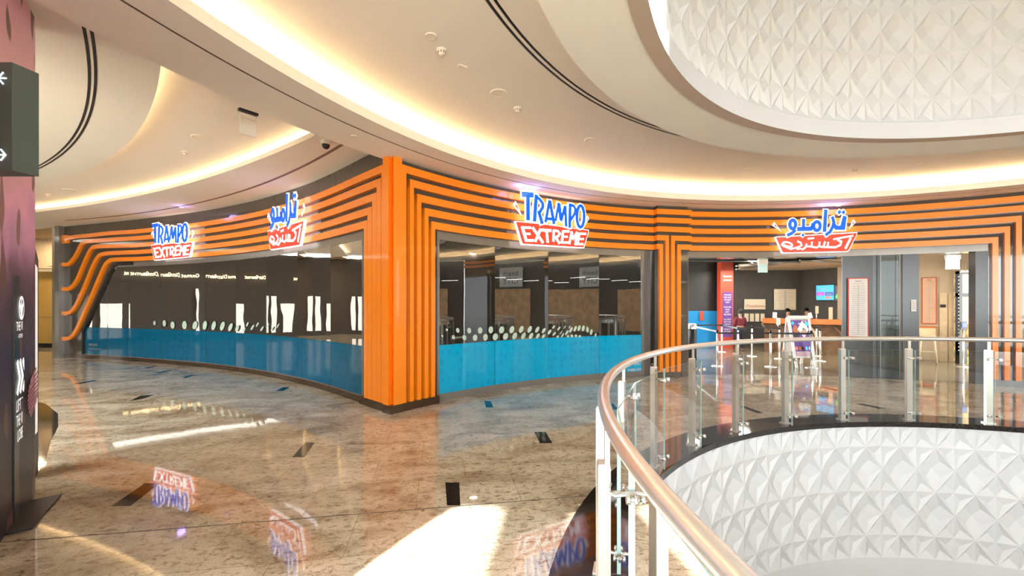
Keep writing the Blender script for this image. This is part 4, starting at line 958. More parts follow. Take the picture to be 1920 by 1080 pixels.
# services ceiling
mb = MB(); mb.Fc([mb.V(p) for p in [(4.0, 18.5, 3.62), (14.5, 18.5, 3.62), (14.5, 9.0, 3.62)]+[CR.pt(sR(1845)+(sR(1290)-sR(1845))*k/12, -0.12, 3.62) for k in range(13)]][::-1])
struct(mb.build('ceiling', 'black'), 'black services ceiling inside the entrance', 'ceiling')
mb = MB(); mb.hexa([at(1378, 570, 15.2)*1, at(1600, 570, 13.6), at(1600, 570, 15.6), at(1378, 570, 17.5)]+[Vector((0, 0, 0))]*4) if False else None
q = [at(1385, 570, 15.3), at(1600, 570, 13.2), at(1600, 570, 15.6), at(1500, 570, 17.5), at(1385, 570, 17.5)]
mb.prism([(p.x, p.y, 3.10) for p in q], (0, 0, 0.06)); struct(mb.build('ceiling', 'beige'), 'beige dropped ceiling over the reception counter', 'ceiling')
def cable(x0, y0, x1, y1, D, r=0.025): mb.cyl(at(x0, y0, D), at(x1, y1, D+1), r, n=8)
mb = MB()
for a in ((1380, 499, 1560, 486, 13.5), (1380, 505, 1500, 489, 14), (1290, 488, 1500, 492, 12.5), (1500, 488, 1585, 492, 13), (1400, 487, 1420, 500, 13)): cable(*a)
tag(mb.build('ceiling_pipes', 'frame'), 'dark pipes and trays under the black ceiling inside the entrance', 'pipes', kind='stuff')
# blue hoarding with black opening
t = empty('blue_partition', (5.9, 17.0, 0), 'blue painted partition with a black upper opening behind the queue at the left of the entrance', 'partition')
mb = MB(); a, b = at(1280, 583, 17.0), at(1368, 583, 17.0); mb.box(((a.x+b.x)/2, 17.05, a.z/2), (b.x-a.x, 0.1, a.z)); mb.build('blue_panel', 'blue', t)
mb = MB(); mb.box(((a.x+b.x)/2, 17.05, a.z+1.1), (b.x-a.x, 0.1, 2.2)); mb.build('black_panel', 'black', t)
mb = MB(); c = at(1346, 570, 16.95); mb.box((c.x+.12, 16.95, 2.48), (0.3, 0.05, 2.05)); mb.build('edge_panel', 'teal', t)
mb = MB(); c = at(1316, 584, 16.93); e = at(1316, 592, 16.93); mb.box(e, (0.15, 0.01, 0.36)); mb.build('notice', 'redcol', t)
# red column banner
t = empty('wrapped_column', (at(1362, 570, 16.6).x, 16.6, 0), 'red wrapped column with a purple panel of white text left in the entrance', 'column')
c = at(1362, 570, 16.6); mb = MB(); mb.box((c.x, 16.7, 1.68), (0.5, 0.3, 3.36)); mb.build('column_wrap', 'redcol', t)
mb = MB(); mb.box((c.x+.01, 16.545, 1.32), (0.37, 0.01, 1.75)); mb.build('purple_panel', 'purple', t)
mb = MB(); rows = ['ATTRACTIONS', 'FOR OUR', 'YOUNGEST', 'GUESTS', '', 'SOCKS ARE', 'FOR', 'SAFETY', 'REQUIRED', '', 'ALL GUESTS', 'MUST SIGN', 'WAIVERS', '', 'PLEASE PAY', 'AT DESK']
zz_ = 2.05
for r_t in rows:
    if r_t: add_text(mb, r_t, (c.x+.01, 16.535, zz_), (1, 0, 0), UP, 0.085, width=0.28 if len(r_t) > 6 else .16)
    zz_ -= 0.095
add_text(mb, 'WELCOME TO', (c.x+.01, 16.535, 2.62), (1, 0, 0), UP, 0.09, width=.34); add_text(mb, 'TRAMPO', (c.x+.01, 16.535, 2.76), (1, 0, 0), UP, 0.1, width=.34)
mb.build('column_lettering', 'text_w', t)
# hashtag board and cards
c0, c1 = at(1397, 561, 17.3), at(1436, 580, 17.3); t = empty('hashtag_board', ((c0.x+c1.x)/2, 17.33, (c0.z+c1.z)/2), 'cream board reading #TrampoExtreme on the charcoal wall', 'board')
mb = MB(); mb.box(((c0.x+c1.x)/2, 17.35, (c0.z+c1.z)/2), (c1.x-c0.x, 0.04, c0.z-c1.z)); mb.build('board_panel', 'cream', t)
mb = MB(); add_text(mb, '#TrampoExtreme', ((c0.x+c1.x)/2, 17.325, c1.z+.08), (1, 0, 0), UP, .17, width=(c1.x-c0.x)*.92); mb.build('board_lettering', 'redcol', t)
for k in range(4):
    a = at(1397.5+k*10, 588, 17.3); b = at(1405+k*10, 603, 17.3)
    mb = MB(); mb.box(((a.x+b.x)/2, 17.36, (a.z+b.z)/2), (b.x-a.x, .02, a.z-b.z)); tt = mb.build('wall_card', 'cream')
    tag(tt, ['leftmost of the four cream cards under the hashtag board', 'second from left of the four cream cards under the hashtag board', 'third from left of the four cream cards under the hashtag board', 'rightmost of the four cream cards under the hashtag board'][k], 'card', 'cream cards under the hashtag board')
# poster
c0, c1 = at(1453, 542, 17.3), at(1494, 581, 17.3); t = empty('wall_poster', ((c0.x+c1.x)/2, 17.35, (c0.z+c1.z)/2), 'cream text poster on the charcoal wall behind the counter', 'poster')
mb = MB(); mb.box(((c0.x+c1.x)/2, 17.36, (c0.z+c1.z)/2), (c1.x-c0.x, .02, c0.z-c1.z)); mb.build('poster_sheet', 'cream', t)
mb = MB()
for k in range(14):
    w = random.uniform(.25, .42)*(c1.x-c0.x); z = c0.z-.06-k*.057; mb.box(((c0.x+c1.x)/2, 17.345, z), (2*w, .004, .010)); mb.box(((c0.x+c1.x)/2, 17.345, z-.02), (.09, .004, .02))
mb.build('poster_print', 'text_g', t)
# screens on the angled wall
uw = (wq[2]-wq[1]).normalized(); nw = Vector((uw.y, -uw.x, 0)); nw = nw if nw.y < 0 else -nw
def onw(x, y, off=0.06):
    r = (x-960)/F; a = wq[1]+nw*off; k = (r*a.y-a.x)/(uw.x-r*uw.y); p = a+uw*k; return Vector((p.x, p.y, H+(PY-y)*p.y/F))
def wrect(mb, x0, x1, y0, y1, off, th=.03):
    a, b = onw(x0, y0, off), onw(x1, y0, off); h = a.z-onw(x0, y1, off).z; zc = (a.z+onw(x0, y1, off).z)/2; m_ = (a+b)/2; m_.z = zc; mb.box(m_, ((b-a).to_2d().length, th, h), uw)
t = empty('wall_screen', onw(1547, 549), 'cyan television screen with two time boxes above the counter', 'television')
mb = MB(); wrect(mb, 1529.5, 1564.3, 534.5, 564, .05, .05); mb.build('screen_housing', 'black', t)
mb = MB(); wrect(mb, 1530.5, 1563.5, 535.5, 562.5, .08, .01); sc_ = mb.build('screen_picture', 'tv_cyan', t)
mb = MB(); wrect(mb, 1531.2, 1545, 548, 554.5, .088, .004); mb.build('picture_box', 'tv_mag', sc_)
mb = MB(); wrect(mb, 1547, 1562.5, 548, 554.5, .088, .004); mb.build('picture_box', 'tv_navy', sc_)
mb = MB(); wrect(mb, 1548, 1557.5, 556, 560, .088, .004); mb.build('picture_box', 'tv_red', sc_)
mb = MB(); 
for s_, x, y in (('10:45', 1538, 553.2), ('09:45', 1554.5, 553.2), ('ENTRY', 1546, 543.5), ('11:45', 1553, 559.6)): add_text(mb, s_, onw(x, y, .093), uw, UP, .085)
mb.build('picture_lettering', 'text_w', sc_)
t = empty('wall_screen', onw(1580, 549), 'television screen with a green and white picture right of the cyan one', 'television')
mb = MB(); wrect(mb, 1565, 1599, 535, 564, .05, .05); mb.build('screen_housing', 'black', t)
mb = MB(); wrect(mb, 1566, 1598, 536, 563, .08, .01); sc_ = mb.build('screen_picture', 'tv_dark', t)
mb = MB(); Tn = lambda x, y, d: onw(x, y, .086+d)
poly2(mb, [(1566, 556), (1571, 549), (1575, 545), (1577, 549), (1574, 554), (1578, 557), (1568, 560)], Tn, 0, .003); mb.build('picture_shape', 'tv_green', sc_)
mb = MB(); poly2(mb, [(1577, 561), (1579, 553), (1582, 548), (1583, 542), (1588, 541), (1590, 548), (1594, 552), (1594, 562)], Tn, 0, .003); mb.build('picture_shape', 'tv_white', sc_)
# reception counter
ca, cb = at(1432, 600, 15.6), at(1600, 600, 14.0); cu_ = (cb-ca).to_2d().normalized(); cu_ = Vector((cu_.x, cu_.y, 0)); cn_ = Vector((cu_.y, -cu_.x, 0)); mid = (ca+cb)/2; Lc = (cb-ca).to_2d().length
t = empty('reception_counter', (mid.x, mid.y, 0), 'long reception counter with a glossy orange top band', 'counter')
mb = MB(); mb.box((mid.x, mid.y, 1.12), (Lc, 0.6, 0.17), cu_); mb.build('counter_top', 'orange_top', t)
mb = MB(); mb.box((mid.x-cn_.x*.1, mid.y-cn_.y*.1, 0.52), (Lc*.98, 0.34, 1.03), cu_); mb.build('counter_base', 'wood', t)
for k in range(4):
    p = Vector((mid.x, mid.y, 0))+cu_*(-Lc*.42+k*Lc*.27)+cn_*.12
    mb = MB(); mb.tube([p+UP*1.03-cu_*.25, p+UP*.75-cu_*.05, p+UP*.35+cu_*.08, p+UP*.02+cu_*.12], 0.04, 8); mb.build('brace', 'ltwood' if k == 2 else 'wood', t)
# tilted tablets and notices
def card(x0, x1, y0, y1, D, label, m='paper', name='counter_notice', tilt=0.0, cat='notice', post_=False):
    a, b = at(x0, y0, D), at(x1, y1, D); c = (a+b)/2; t = empty(name, c, label, cat)
    u = Vector((cos(tilt), 0, sin(tilt))); v = Vector((-sin(tilt), 0, cos(tilt)))
    mb = MB(); mb.box(c, (b.x-a.x, 0.015, a.z-b.z), u, Vector((0, 1, 0)), v); mb.build('sheet', m, t)
    mb = MB(); h = a.z-b.z
    for k in range(4): mb.box(c+v*(h*.3-k*h*.2)+Vector((0, -.010, 0)), ((b.x-a.x)*.6, .003, h*.05), u, Vector((0, 1, 0)), v)
    mb.build('print', 'text_g', t)
    if post_: mb = MB(); mb.cyl((c.x, c.y+.02, post_), (c.x, c.y+.02, b.z), .015, n=8); mb.build('stand', 'steel', t)
    return t
card(1449, 1456.5, 585.5, 596, 15.0, 'small white tablet on the left end of the counter', tilt=-.05, post_=1.2)
card(1515.5, 1522.5, 586.5, 597, 14.4, 'tilted white tablet on the counter right of the A-frame sign', tilt=.3, post_=1.2)
card(1529, 1534.5, 574, 588, 14.4, 'pinkish notice standing behind the counter under the cyan screen', 'salmon', post_=1.2)
card(1554, 1561, 576, 600, 14.2, 'tall cream notice on the counter under the screens', 'salmon')
card(1456, 1463, 596, 609, 13.35, 'blank pinkish sign on top of a queue post', 'paper', post_=1.01)
# stanchions
def stanchion(x, y, label):
    X, Y = fl(x, y); t = empty('queue_post', (X, Y, 0), label, 'queue post', 'chrome queue posts at the entrance')
    mb = MB(); mb.lathe([(0.15, 0), (0.15, .012), (0.12, .022), (0.03, .03), (0, .03)], (X, Y, 0.003), 24); mb.build('base', 'steel', t)
    mb = MB(); mb.cyl((X, Y, .03), (X, Y, .92), 0.025, n=14); mb.build('pole', 'steel', t)
    mb = MB(); mb.cyl((X, Y, .92), (X, Y, 1.0), 0.032, n=14); mb.cyl((X, Y, 1.0), (X, Y, 1.01), 0.024, n=14); mb.build('belt_cassette', 'black', t)
    return Vector((X, Y, 0))
SP_ = {}
for key, x, y, l in (('a', 1290.5, 660, 'leftmost, beside the bin'), ('b', 1345, 687, 'front row, nearest the blue partition'), ('c', 1353.5, 660, 'back row, in front of the red column'), ('d', 1384, 673, 'beside the person in maroon'), ('e', 1410, 668, 'under the leftmost cream cards'),
                  ('f', 1445, 688, 'front row, just left of the A-frame sign'), ('g', 1461.5, 673, 'behind the A-frame sign, right of its left leg'), ('h', 1521.5, 690, 'front row, just right of the A-frame sign'), ('i', 1531, 668, 'back row, right of the A-frame sign'), ('j', 1537.5, 677, 'rightmost, beside the charcoal panel')):
    SP_[key] = stanchion(x, y, 'chrome queue post '+l)
for a, b, z, l in (('a', 'b', .96, 'black belt from the bin to the front queue post'), ('a', 'c', .96, 'black belt across the foot of the blue partition'), ('c', 'd', .96, 'black belt in front of the person in maroon'), ('d', 'e', .96, 'short black belt right of the person in maroon'), ('e', 'g', .96, 'black belt below the cream cards'), ('b', 'f', .92, 'long front black belt left of the A-frame sign'), ('f', 'h', .92, 'front black belt passing behind the A-frame sign')):
    p, q = SP_[a], SP_[b]; u = (q-p).normalized(); mb = MB(); mb.box((p+q)/2+UP*z, ((q-p).length-.06, .004, .05), u); tag(mb.build('queue_belt', 'black'), l, 'belt', 'black queue belts')
# bin
p = at(1297, 600, 13.2); t = empty('litter_bin', (p.x, p.y, 0), 'black cylindrical litter bin with a steel rim by the entrance jamb', 'bin')
mb = MB(); mb.lathe([(0.0, 0.003), (.14, 0.003), (.14, .95), (0, .95)], (p.x, p.y, 0), 20); mb.build('bin_body', 'black', t)
mb = MB(); mb.lathe([(.145, .95), (.145, 1.08), (.10, 1.12), (.09, 1.10), (0, 1.10)], (p.x, p.y, 0), 20); mb.build('steel_rim', 'steel', t)
# A-frame sign
pl, pr = Vector((*fl(1490, 688), 0)), Vector((*fl(1526, 688), 0))
def fr(x, y, z0=None): return at(x, y, 11.5)
t = empty('a_frame_sign', ((at(1500, 688, 11.5)).x, 11.7, 0), 'white A-frame sign with a purple party poster in the entrance', 'A-frame sign')
FT = [at(1478, 595, 11.75), at(1515.5, 595, 11.75)]; FB = [Vector((at(1491.5, 600, 11.5).x, 11.45, .003)), Vector((at(1526, 600, 11.5).x, 11.45, .003))]
BB = [Vector((at(1467, 600, 12.3).x-.02, 12.25, .003)), Vector((at(1500, 600, 12.3).x, 12.25, .003))]
def bar(a, b, w, d, nrm): mb.box((a+b)/2, ((b-a).length, d, w), (b-a).normalized(), nrm, ((b-a).normalized().cross(nrm)))
fu = (FT[1]-FT[0]).normalized(); fd = ((FB[0]+FB[1])/2-(FT[0]+FT[1])/2).normalized(); fn = fd.cross(fu); fn = fn if fn.y < 0 else -fn
mb = MB(); 
for k in (0, 1): bar(FT[k], FB[k], .07, .03, fn)
bar(FT[0], FT[1], .09, .03, fn)
L0, L1 = FT[0].lerp(FB[0], .79), FT[1].lerp(FB[1], .79); bar(L0, L1, .05, .03, fn)
mb.build('front_frame', 'offwhite', t)
bn = Vector((0, 1, .3)).normalized()
mb = MB(); o2 = Vector((0, .04, 0))
for k in (0, 1): bar(FT[k]+o2, BB[k], .07, .03, bn)
B0, B1 = (FT[0]+o2).lerp(BB[0], .8), (FT[1]+o2).lerp(BB[1], .8); bar(B0, B1, .05, .03, bn)
mb.hexa([B0, B1, FT[1]+o2, FT[0]+o2]+[p+Vector((0, .01, 0)) for p in (B0, B1, FT[1]+o2, FT[0]+o2)]); mb.build('back_frame', 'offwhite', t)
mb = MB(); g0, g1 = FT[0].lerp(FB[0], .06)+fu*.035, FT[1].lerp(FB[1], .06)-fu*.035; g2, g3 = L1-fu*.035, L0+fu*.035
mb.hexa([p+fn*.002 for p in (g3, g2, g1, g0)]+[p+fn*.012 for p in (g3, g2, g1, g0)]); ps = mb.build('poster', 'purple', t)
def TP(x, y, d): return (g0.lerp(g1, x)).lerp(g3.lerp(g2, x), y)+fn*(.014+d)
for (cx_, cy_, w_, h_, m_) in ((.22, .27, .19, .17, 'orange_top'), (.66, .25, .34, .24, 'paper'), (.2, .42, .22, .1, 'text_k'), (.68, .33, .22, .09, 'salmon'), (.1, .08, .1, .06, 'tv_cyan'), (.9, .1, .12, .09, 'tv_cyan'), (.68, .24, .06, .03, 'text_k'), (.6, .31, .05, .05, 'hair'), (.76, .29, .05, .05, 'hair'), (.8, .02, .12, .03, 'tv_red')):
    mb = MB(); d0 = .001+.001*random.random(); poly2(mb, [(max(0.01, cx_-w_), cy_), (cx_, max(.005, cy_-h_)), (min(.99, cx_+w_), cy_), (cx_, cy_+h_)], TP, 0, d0); mb.build('poster_picture', m_, ps)
for k, m_ in enumerate(('tv_red', 'orange_top', 'maroon', 'tv_cyan', 'paper')):
    mb = MB(); poly2(mb, ell(.1+.2*k, .77, .075, .05, 0, 10), TP, 0, .002); mb.build('poster_picture', m_, ps)
mb = MB(); poly2(mb, [(.03, .85), (.97, .85), (.97, .98), (.03, .98)], TP, 0, .001); mb.build('poster_picture', 'pinkprint', ps)
mb = MB()
for k in range(3): stroke(mb, [(.08, .875+.035*k), (.85, .875+.035*k)], .008, TP, .001, .002)
stroke(mb, [(.42, .08), (.5, .11), (.58, .08)], .03, TP, 0, .002); mb.build('poster_print', 'text_w', ps)
# hanging exit signs inside
def exit_sign(x0, x1, yt, y0, y1, D, label):
    a, b = at(x0, y0, D), at(x1, y1, D); c = (a+b)/2; t = empty('hanging_exit_sign', c, label, 'exit sign', 'pale hanging exit signs inside the entrance')
    mb = MB(); mb.box(c, (b.x-a.x, .02, a.z-b.z)); mb.build('acrylic_panel', 'palecyan', t)
    tp = at((x0+x1)/2, yt, D); mb = MB(); mb.box((c.x, c.y, (a.z+tp.z)/2), (b.x-a.x, .06, tp.z-a.z)); mb.build('lamp_housing', 'offwhite', t)
    mb = MB()
    for sg in (-1, 1): mb.cyl((c.x+sg*.08, c.y, tp.z), (c.x+sg*.08, c.y, 3.62), .006, n=6)
    mb.build('rod', 'steel', t); mb = MB(); add_text(mb, 'EXIT', (c.x, c.y-.012, b.z+.05), (1, 0, 0), UP, .14, width=(b.x-a.x)*.7); mb.build('sign_lettering', 'text_w', t)
exit_sign(1421.5, 1439, 484, 496, 511, 12.6, 'pale hanging exit sign above the queue, left half of the entrance')
exit_sign(1773, 1799, 478, 486, 505, 10.3, 'pale hanging exit sign at the right end of the entrance')
# charcoal sliding panels closing the middle of the entrance
t = empty('door_1', CR.pt(sR(1655), -.1), 'charcoal sliding door panels standing right of the entrance gap', 'door', kind='structure')
def panel(xa, xb, off, m, name, z1=HB): mb = MB(); a, b = sR(xa), sR(xb); strip(mb, CR, a, b, 0.003, z1, off-.04, off, 3); return mb.build(name, m, t)
panel(1584, 1641, -.12, 'darkpanel', 'panel'); panel(1641.5, 1696, -.16, 'darkpanel', 'panel'); panel(1696.5, 1728, -.12, 'darkpanel', 'panel')
mb = MB(); a, b = CR.pt(sR(1653), -.06), CR.pt(sR(1689), -.06); mb.quad(a+UP*.02, b+UP*.02, b+UP*HB, a+UP*HB); gl = mb.build('glass_leaf', 'doorglass', t)
mb = MB()
for q in (a, b): mb.box(q+UP*HB/2, (.015, .02, HB), (b-a).normalized())
mb.cyl(a.lerp(b, .55)+UP*1.15+CR.nrm(sR(1670)).to_3d()*.03, a.lerp(b, .95)+UP*1.15+CR.nrm(sR(1670)).to_3d()*.03, .01, n=8); mb.build('glass_trim', 'frame', t)
def board(x0, x1, y0, y1, base_pt, u, nrm, label, mface, mborder, w, h, z0, name='price_board'):
    t = empty(name, base_pt, label, 'board'); c = Vector((base_pt.x, base_pt.y, z0+h/2))
    mb = MB(); mb.box(c+nrm*.01, (w, .02, h), u); mb.build('border', mborder, t)
    mb = MB(); mb.box(c+nrm*.024, (w*.88, .008, h*.97), u); mb.build('sheet', mface, t)
    mb = MB()
    for k in range(26):
        z = c.z+h*.36-k*h*.0325; mb.box(c+nrm*.03+UP*(z-c.z), (w*.74*random.uniform(.8, 1), .002, h*.006), u); mb.box(c+nrm*.031+UP*(z-c.z+h*.014), (.03, .002, h*.008), u)
    mb.build('rules_print', 'text_g', t)
    mb = MB(); add_text(mb, 'TRAMPO', c+nrm*.03+UP*h*.43, u, UP, h*.035, width=w*.3); add_text(mb, 'RULES AND WAIVER', c+nrm*.03+UP*h*.395, u, UP, h*.016, width=w*.5); mb.build('board_lettering', 'text_k', t)
    return t
sB = sR(1612); nB = CR.nrm(sB).to_3d(); uB = Vector((nB.y, -nB.x, 0)); uB = uB if uB.x > 0 else -uB
a, b = CR.hit(1592, 521), CR.hit(1632, 633)
board(0, 0, 0, 0, CR.pt(sB, -.10), uB, nB, 'tall white text board with a red patterned border on the charcoal panel', 'paper', 'red', abs(a[0]-b[0]), a[1]-b[1], b[1])
def notice(cv, x0, x1, y0, y1, off, label):
    a, z1 = cv.hit(x0, y0, off); b, z0 = cv.hit(x1, y1, off); s = (a+b)/2; n = cv.nrm(s).to_3d(); u = Vector((n.y, -n.x, 0)); c = cv.pt(s, off+.004, (z0+z1)/2)
    t = empty('paper_notice', c, label, 'notice', 'paper notices on the shopfront'); mb = MB(); mb.box(c, (abs(b-a), .006, z1-z0), u); mb.build('sheet', 'paper', t)
    mb = MB(); h = z1-z0
    for k in range(5): mb.box(c+n*.004+UP*(h*.36-k*h*.16), (abs(b-a)*.6, .002, h*.04), u)
    mb.build('print', 'text_g', t)
notice(CR, 1708, 1718, 562, 584, -.11, 'white paper notice on the charcoal panel right of the glass leaf')
notice(CR, 1278, 1289, 561, 586.5, .03, 'white paper notice on the grey jamb left of the entrance')
# right-hand lobby inside
mb = MB()
lq = [at(1722, 570, 13.2), at(1800, 570, 12.6), at(1836, 570, 12.0)]
for a, b in ((lq[0], lq[1]),): mb.quad(Vector((a.x, a.y, 0)), Vector((b.x, b.y, 0)), Vector((b.x, b.y, 3.45)), Vector((a.x, a.y, 3.45)))
mb.quad(Vector((lq[1].x, lq[1].y, 2.62)), Vector((lq[2].x, lq[2].y, 2.62)), Vector((lq[2].x, lq[2].y, 3.45)), Vector((lq[1].x, lq[1].y, 3.45)))
mb.quad(Vector((lq[0].x, lq[0].y, 0)), Vector((lq[0].x-.6, lq[0].y+2.5, 0)), Vector((lq[0].x-.6, lq[0].y+2.5, 3.45)), Vector((lq[0].x, lq[0].y, 3.45)))
struct(mb.build('wall_lobby', 'beige'), 'beige lobby wall seen through the right end of the entrance', 'wall')
mb = MB(); ul = (lq[1]-lq[0]); ul.z = 0; ul.normalize(); nl = Vector((ul.y, -ul.x, 0))
t = empty('door_2', at(1777, 640, 12.7), 'pale double door with a small black plaque in the lobby wall', 'door', kind='structure')
def lw(x, off=0.03):
    r = (x-960)/F; a = lq[0]+nl*off; k = (r*a.y-a.x)/(ul.x-r*ul.y); p = a+ul*k; return Vector((p.x, p.y, 0))
mb.hexa([lw(1762), lw(1790), lw(1790, .0), lw(1762, .0)]+[p+UP*2.05 for p in (lw(1762), lw(1790), lw(1790, .0), lw(1762, .0))]); mb.build('door_leaf', 'ltwood', t)
mb = MB(); mb.box(lw(1777.5, .035)+UP*1.02, (.012, .01, 2.03), ul); mb.build('meeting_stile', 'wood', t)
mb = MB(); mb.box(lw(1768, .04)+UP*1.66, (.12, .01, .09), ul); mb.build('plaque', 'black', t)
c = lw(1742, .0); hB = .0
w_ = (lw(1756)-lw(1728)).length
board(0, 0, 0, 0, lw(1742, .01), ul, nl, 'salmon coloured text board with red border on the lobby wall', 'salmon', 'redcol', w_, (607-520)*lw(1742).y/F, H+(PY-607)*lw(1742).y/F)
mb = MB(); c = lw(1740, .2); mb.box(c+UP*1.02, (w_*1.1, .4, .05), ul); mb.box(c+UP*.85-nl*.18, (w_*1.1, .04, .3), ul); tag(mb.build('wall_ledge', 'orange_top'), 'orange ledge under the salmon board in the lobby', 'ledge')
# stool
c = lw(1739.5, .75); t = empty('bar_stool', c, 'pale wooden bar stool in front of the salmon board', 'stool')
mb = MB(); mb.box(c+UP*.78, (.34, .34, .04), ul); mb.hexa([c+UP*.8+ul*(-.17)+nl*(-.16), c+UP*.8+ul*.17+nl*(-.16), c+UP*.8+ul*.17+nl*(-.13), c+UP*.8+ul*(-.17)+nl*(-.13)]+[c+UP*1.0+ul*(-.18)+nl*(-.2), c+UP*1.0+ul*.18+nl*(-.2), c+UP*1.0+ul*.18+nl*(-.17), c+UP*1.0+ul*(-.18)+nl*(-.17)]); mb.build('seat', 'ltwood', t)
for sx in (-1, 1):
    for sy in (-1, 1): mb = MB(); mb.cyl(c+ul*sx*.13+nl*sy*.13+UP*.77, c+ul*sx*.19+nl*sy*.19+UP*.004, .018, .014, n=8); mb.build('leg', 'ltwood', t)
mb = MB()
for sx in (-1, 1): mb.cyl(c+ul*sx*.172+nl*.172+UP*.25, c+ul*sx*.172-nl*.172+UP*.25, .012, n=8)
mb.cyl(c+ul*.17-nl*.17+UP*.3, c-ul*.17-nl*.17+UP*.3, .012, n=8); mb.build('stretcher', 'ltwood', t)
# dark mosaic doorway
t = empty('mosaic_doorway', at(1812, 640, 12.2), 'black framed glass doorway onto a gold mosaic wall at the right end', 'doorway')
lm = lambda x, D=12.2: Vector((at(x, 570, D).x, D, 0))
mb = MB()
for xa, xb in ((1795, 1800.5), (1824, 1836)): a, b = lm(xa), lm(xb); mb.box((a+b)/2+UP*1.33, ((b-a).length, .12, 2.66))
a, b = lm(1795), lm(1836); mb.box((a+b)/2+UP*2.62, ((b-a).length, .1, .08)); mb.box((a+b)/2+UP*1.98, ((b-a).length, .1, .11)); mb.box((a+b)/2+UP*.35, ((b-a).length, .1, .7)); mb.build('door_frame', 'black', t)
mb = MB(); a, b = lm(1790, 12.6), lm(1840, 12.6); mb.box((a+b)/2+UP*1.35, ((b-a).length, .05, 2.6)); mb.build('mosaic_wall', 'mosaic', t)
mb = MB(); add_c = lm(1797.5, 12.13)
for k in range(22): mb.box(add_c+UP*(.4+k*.1), (.03, .004, .03), Vector((1, 0, 0.4)).normalized())
mb.build('frame_studs', 'text_g', t)
for x in (1803, 1808, 1813.5):
    p = at(x, 509, 12.0); tt = empty('pendant_lamp', p, {1803: 'left', 1808: 'middle', 1813.5: 'right'}[x]+' one of three small lit pendants in the black framed doorway', 'pendant lamp', 'lit pendants in the doorway')
    mb = MB(); mb.lathe([(0, .04), (.012, .03), (.03, -.02), (0, -.025)], tuple(p), 12); mb.build('shade', 'gold', tt); mb = MB(); mb.cyl(p+UP*.03, p+UP*.3, .004, n=6); mb.build('cord', 'black', tt)
# self-service terminal
p = at(1806, 640, 11.6); p.z = 0; t = empty('terminal_stand', p, 'dark payment terminal on a slim stand before the gold mosaic', 'terminal')
mb = MB(); mb.box(p+UP*1.13, (.17, .05, .22), (1, 0, 0)); mb.build('screen', 'black', t); mb = MB(); mb.box(p+UP*1.15+Vector((0, -.03, 0)), (.13, .01, .12)); mb.build('display', 'tv_navy', t)
mb = MB(); mb.cyl(p+UP*.02, p+UP*1.03, .02, n=10); mb.lathe([(0, .025), (.13, .02), (.15, .004)], tuple(p), 20); mb.build('stand', 'steel', t)
mb = MB(); p2 = at(1815, 640, 11.9); mb.lathe([(0, 0.5), (.09, .55), (.13, .7), (.13, .85), (.08, 1.0), (0, 1.05)], (p2.x, p2.y, 0.12), 16); mb.lathe([(.1, 0), (.1, .02), (.02, .04), (.02, .52)], (p2.x, p2.y, .003), 12)
tag(mb.build('capsule_machine', 'mosaic'), 'round speckled container on a foot right of the terminal', 'container')

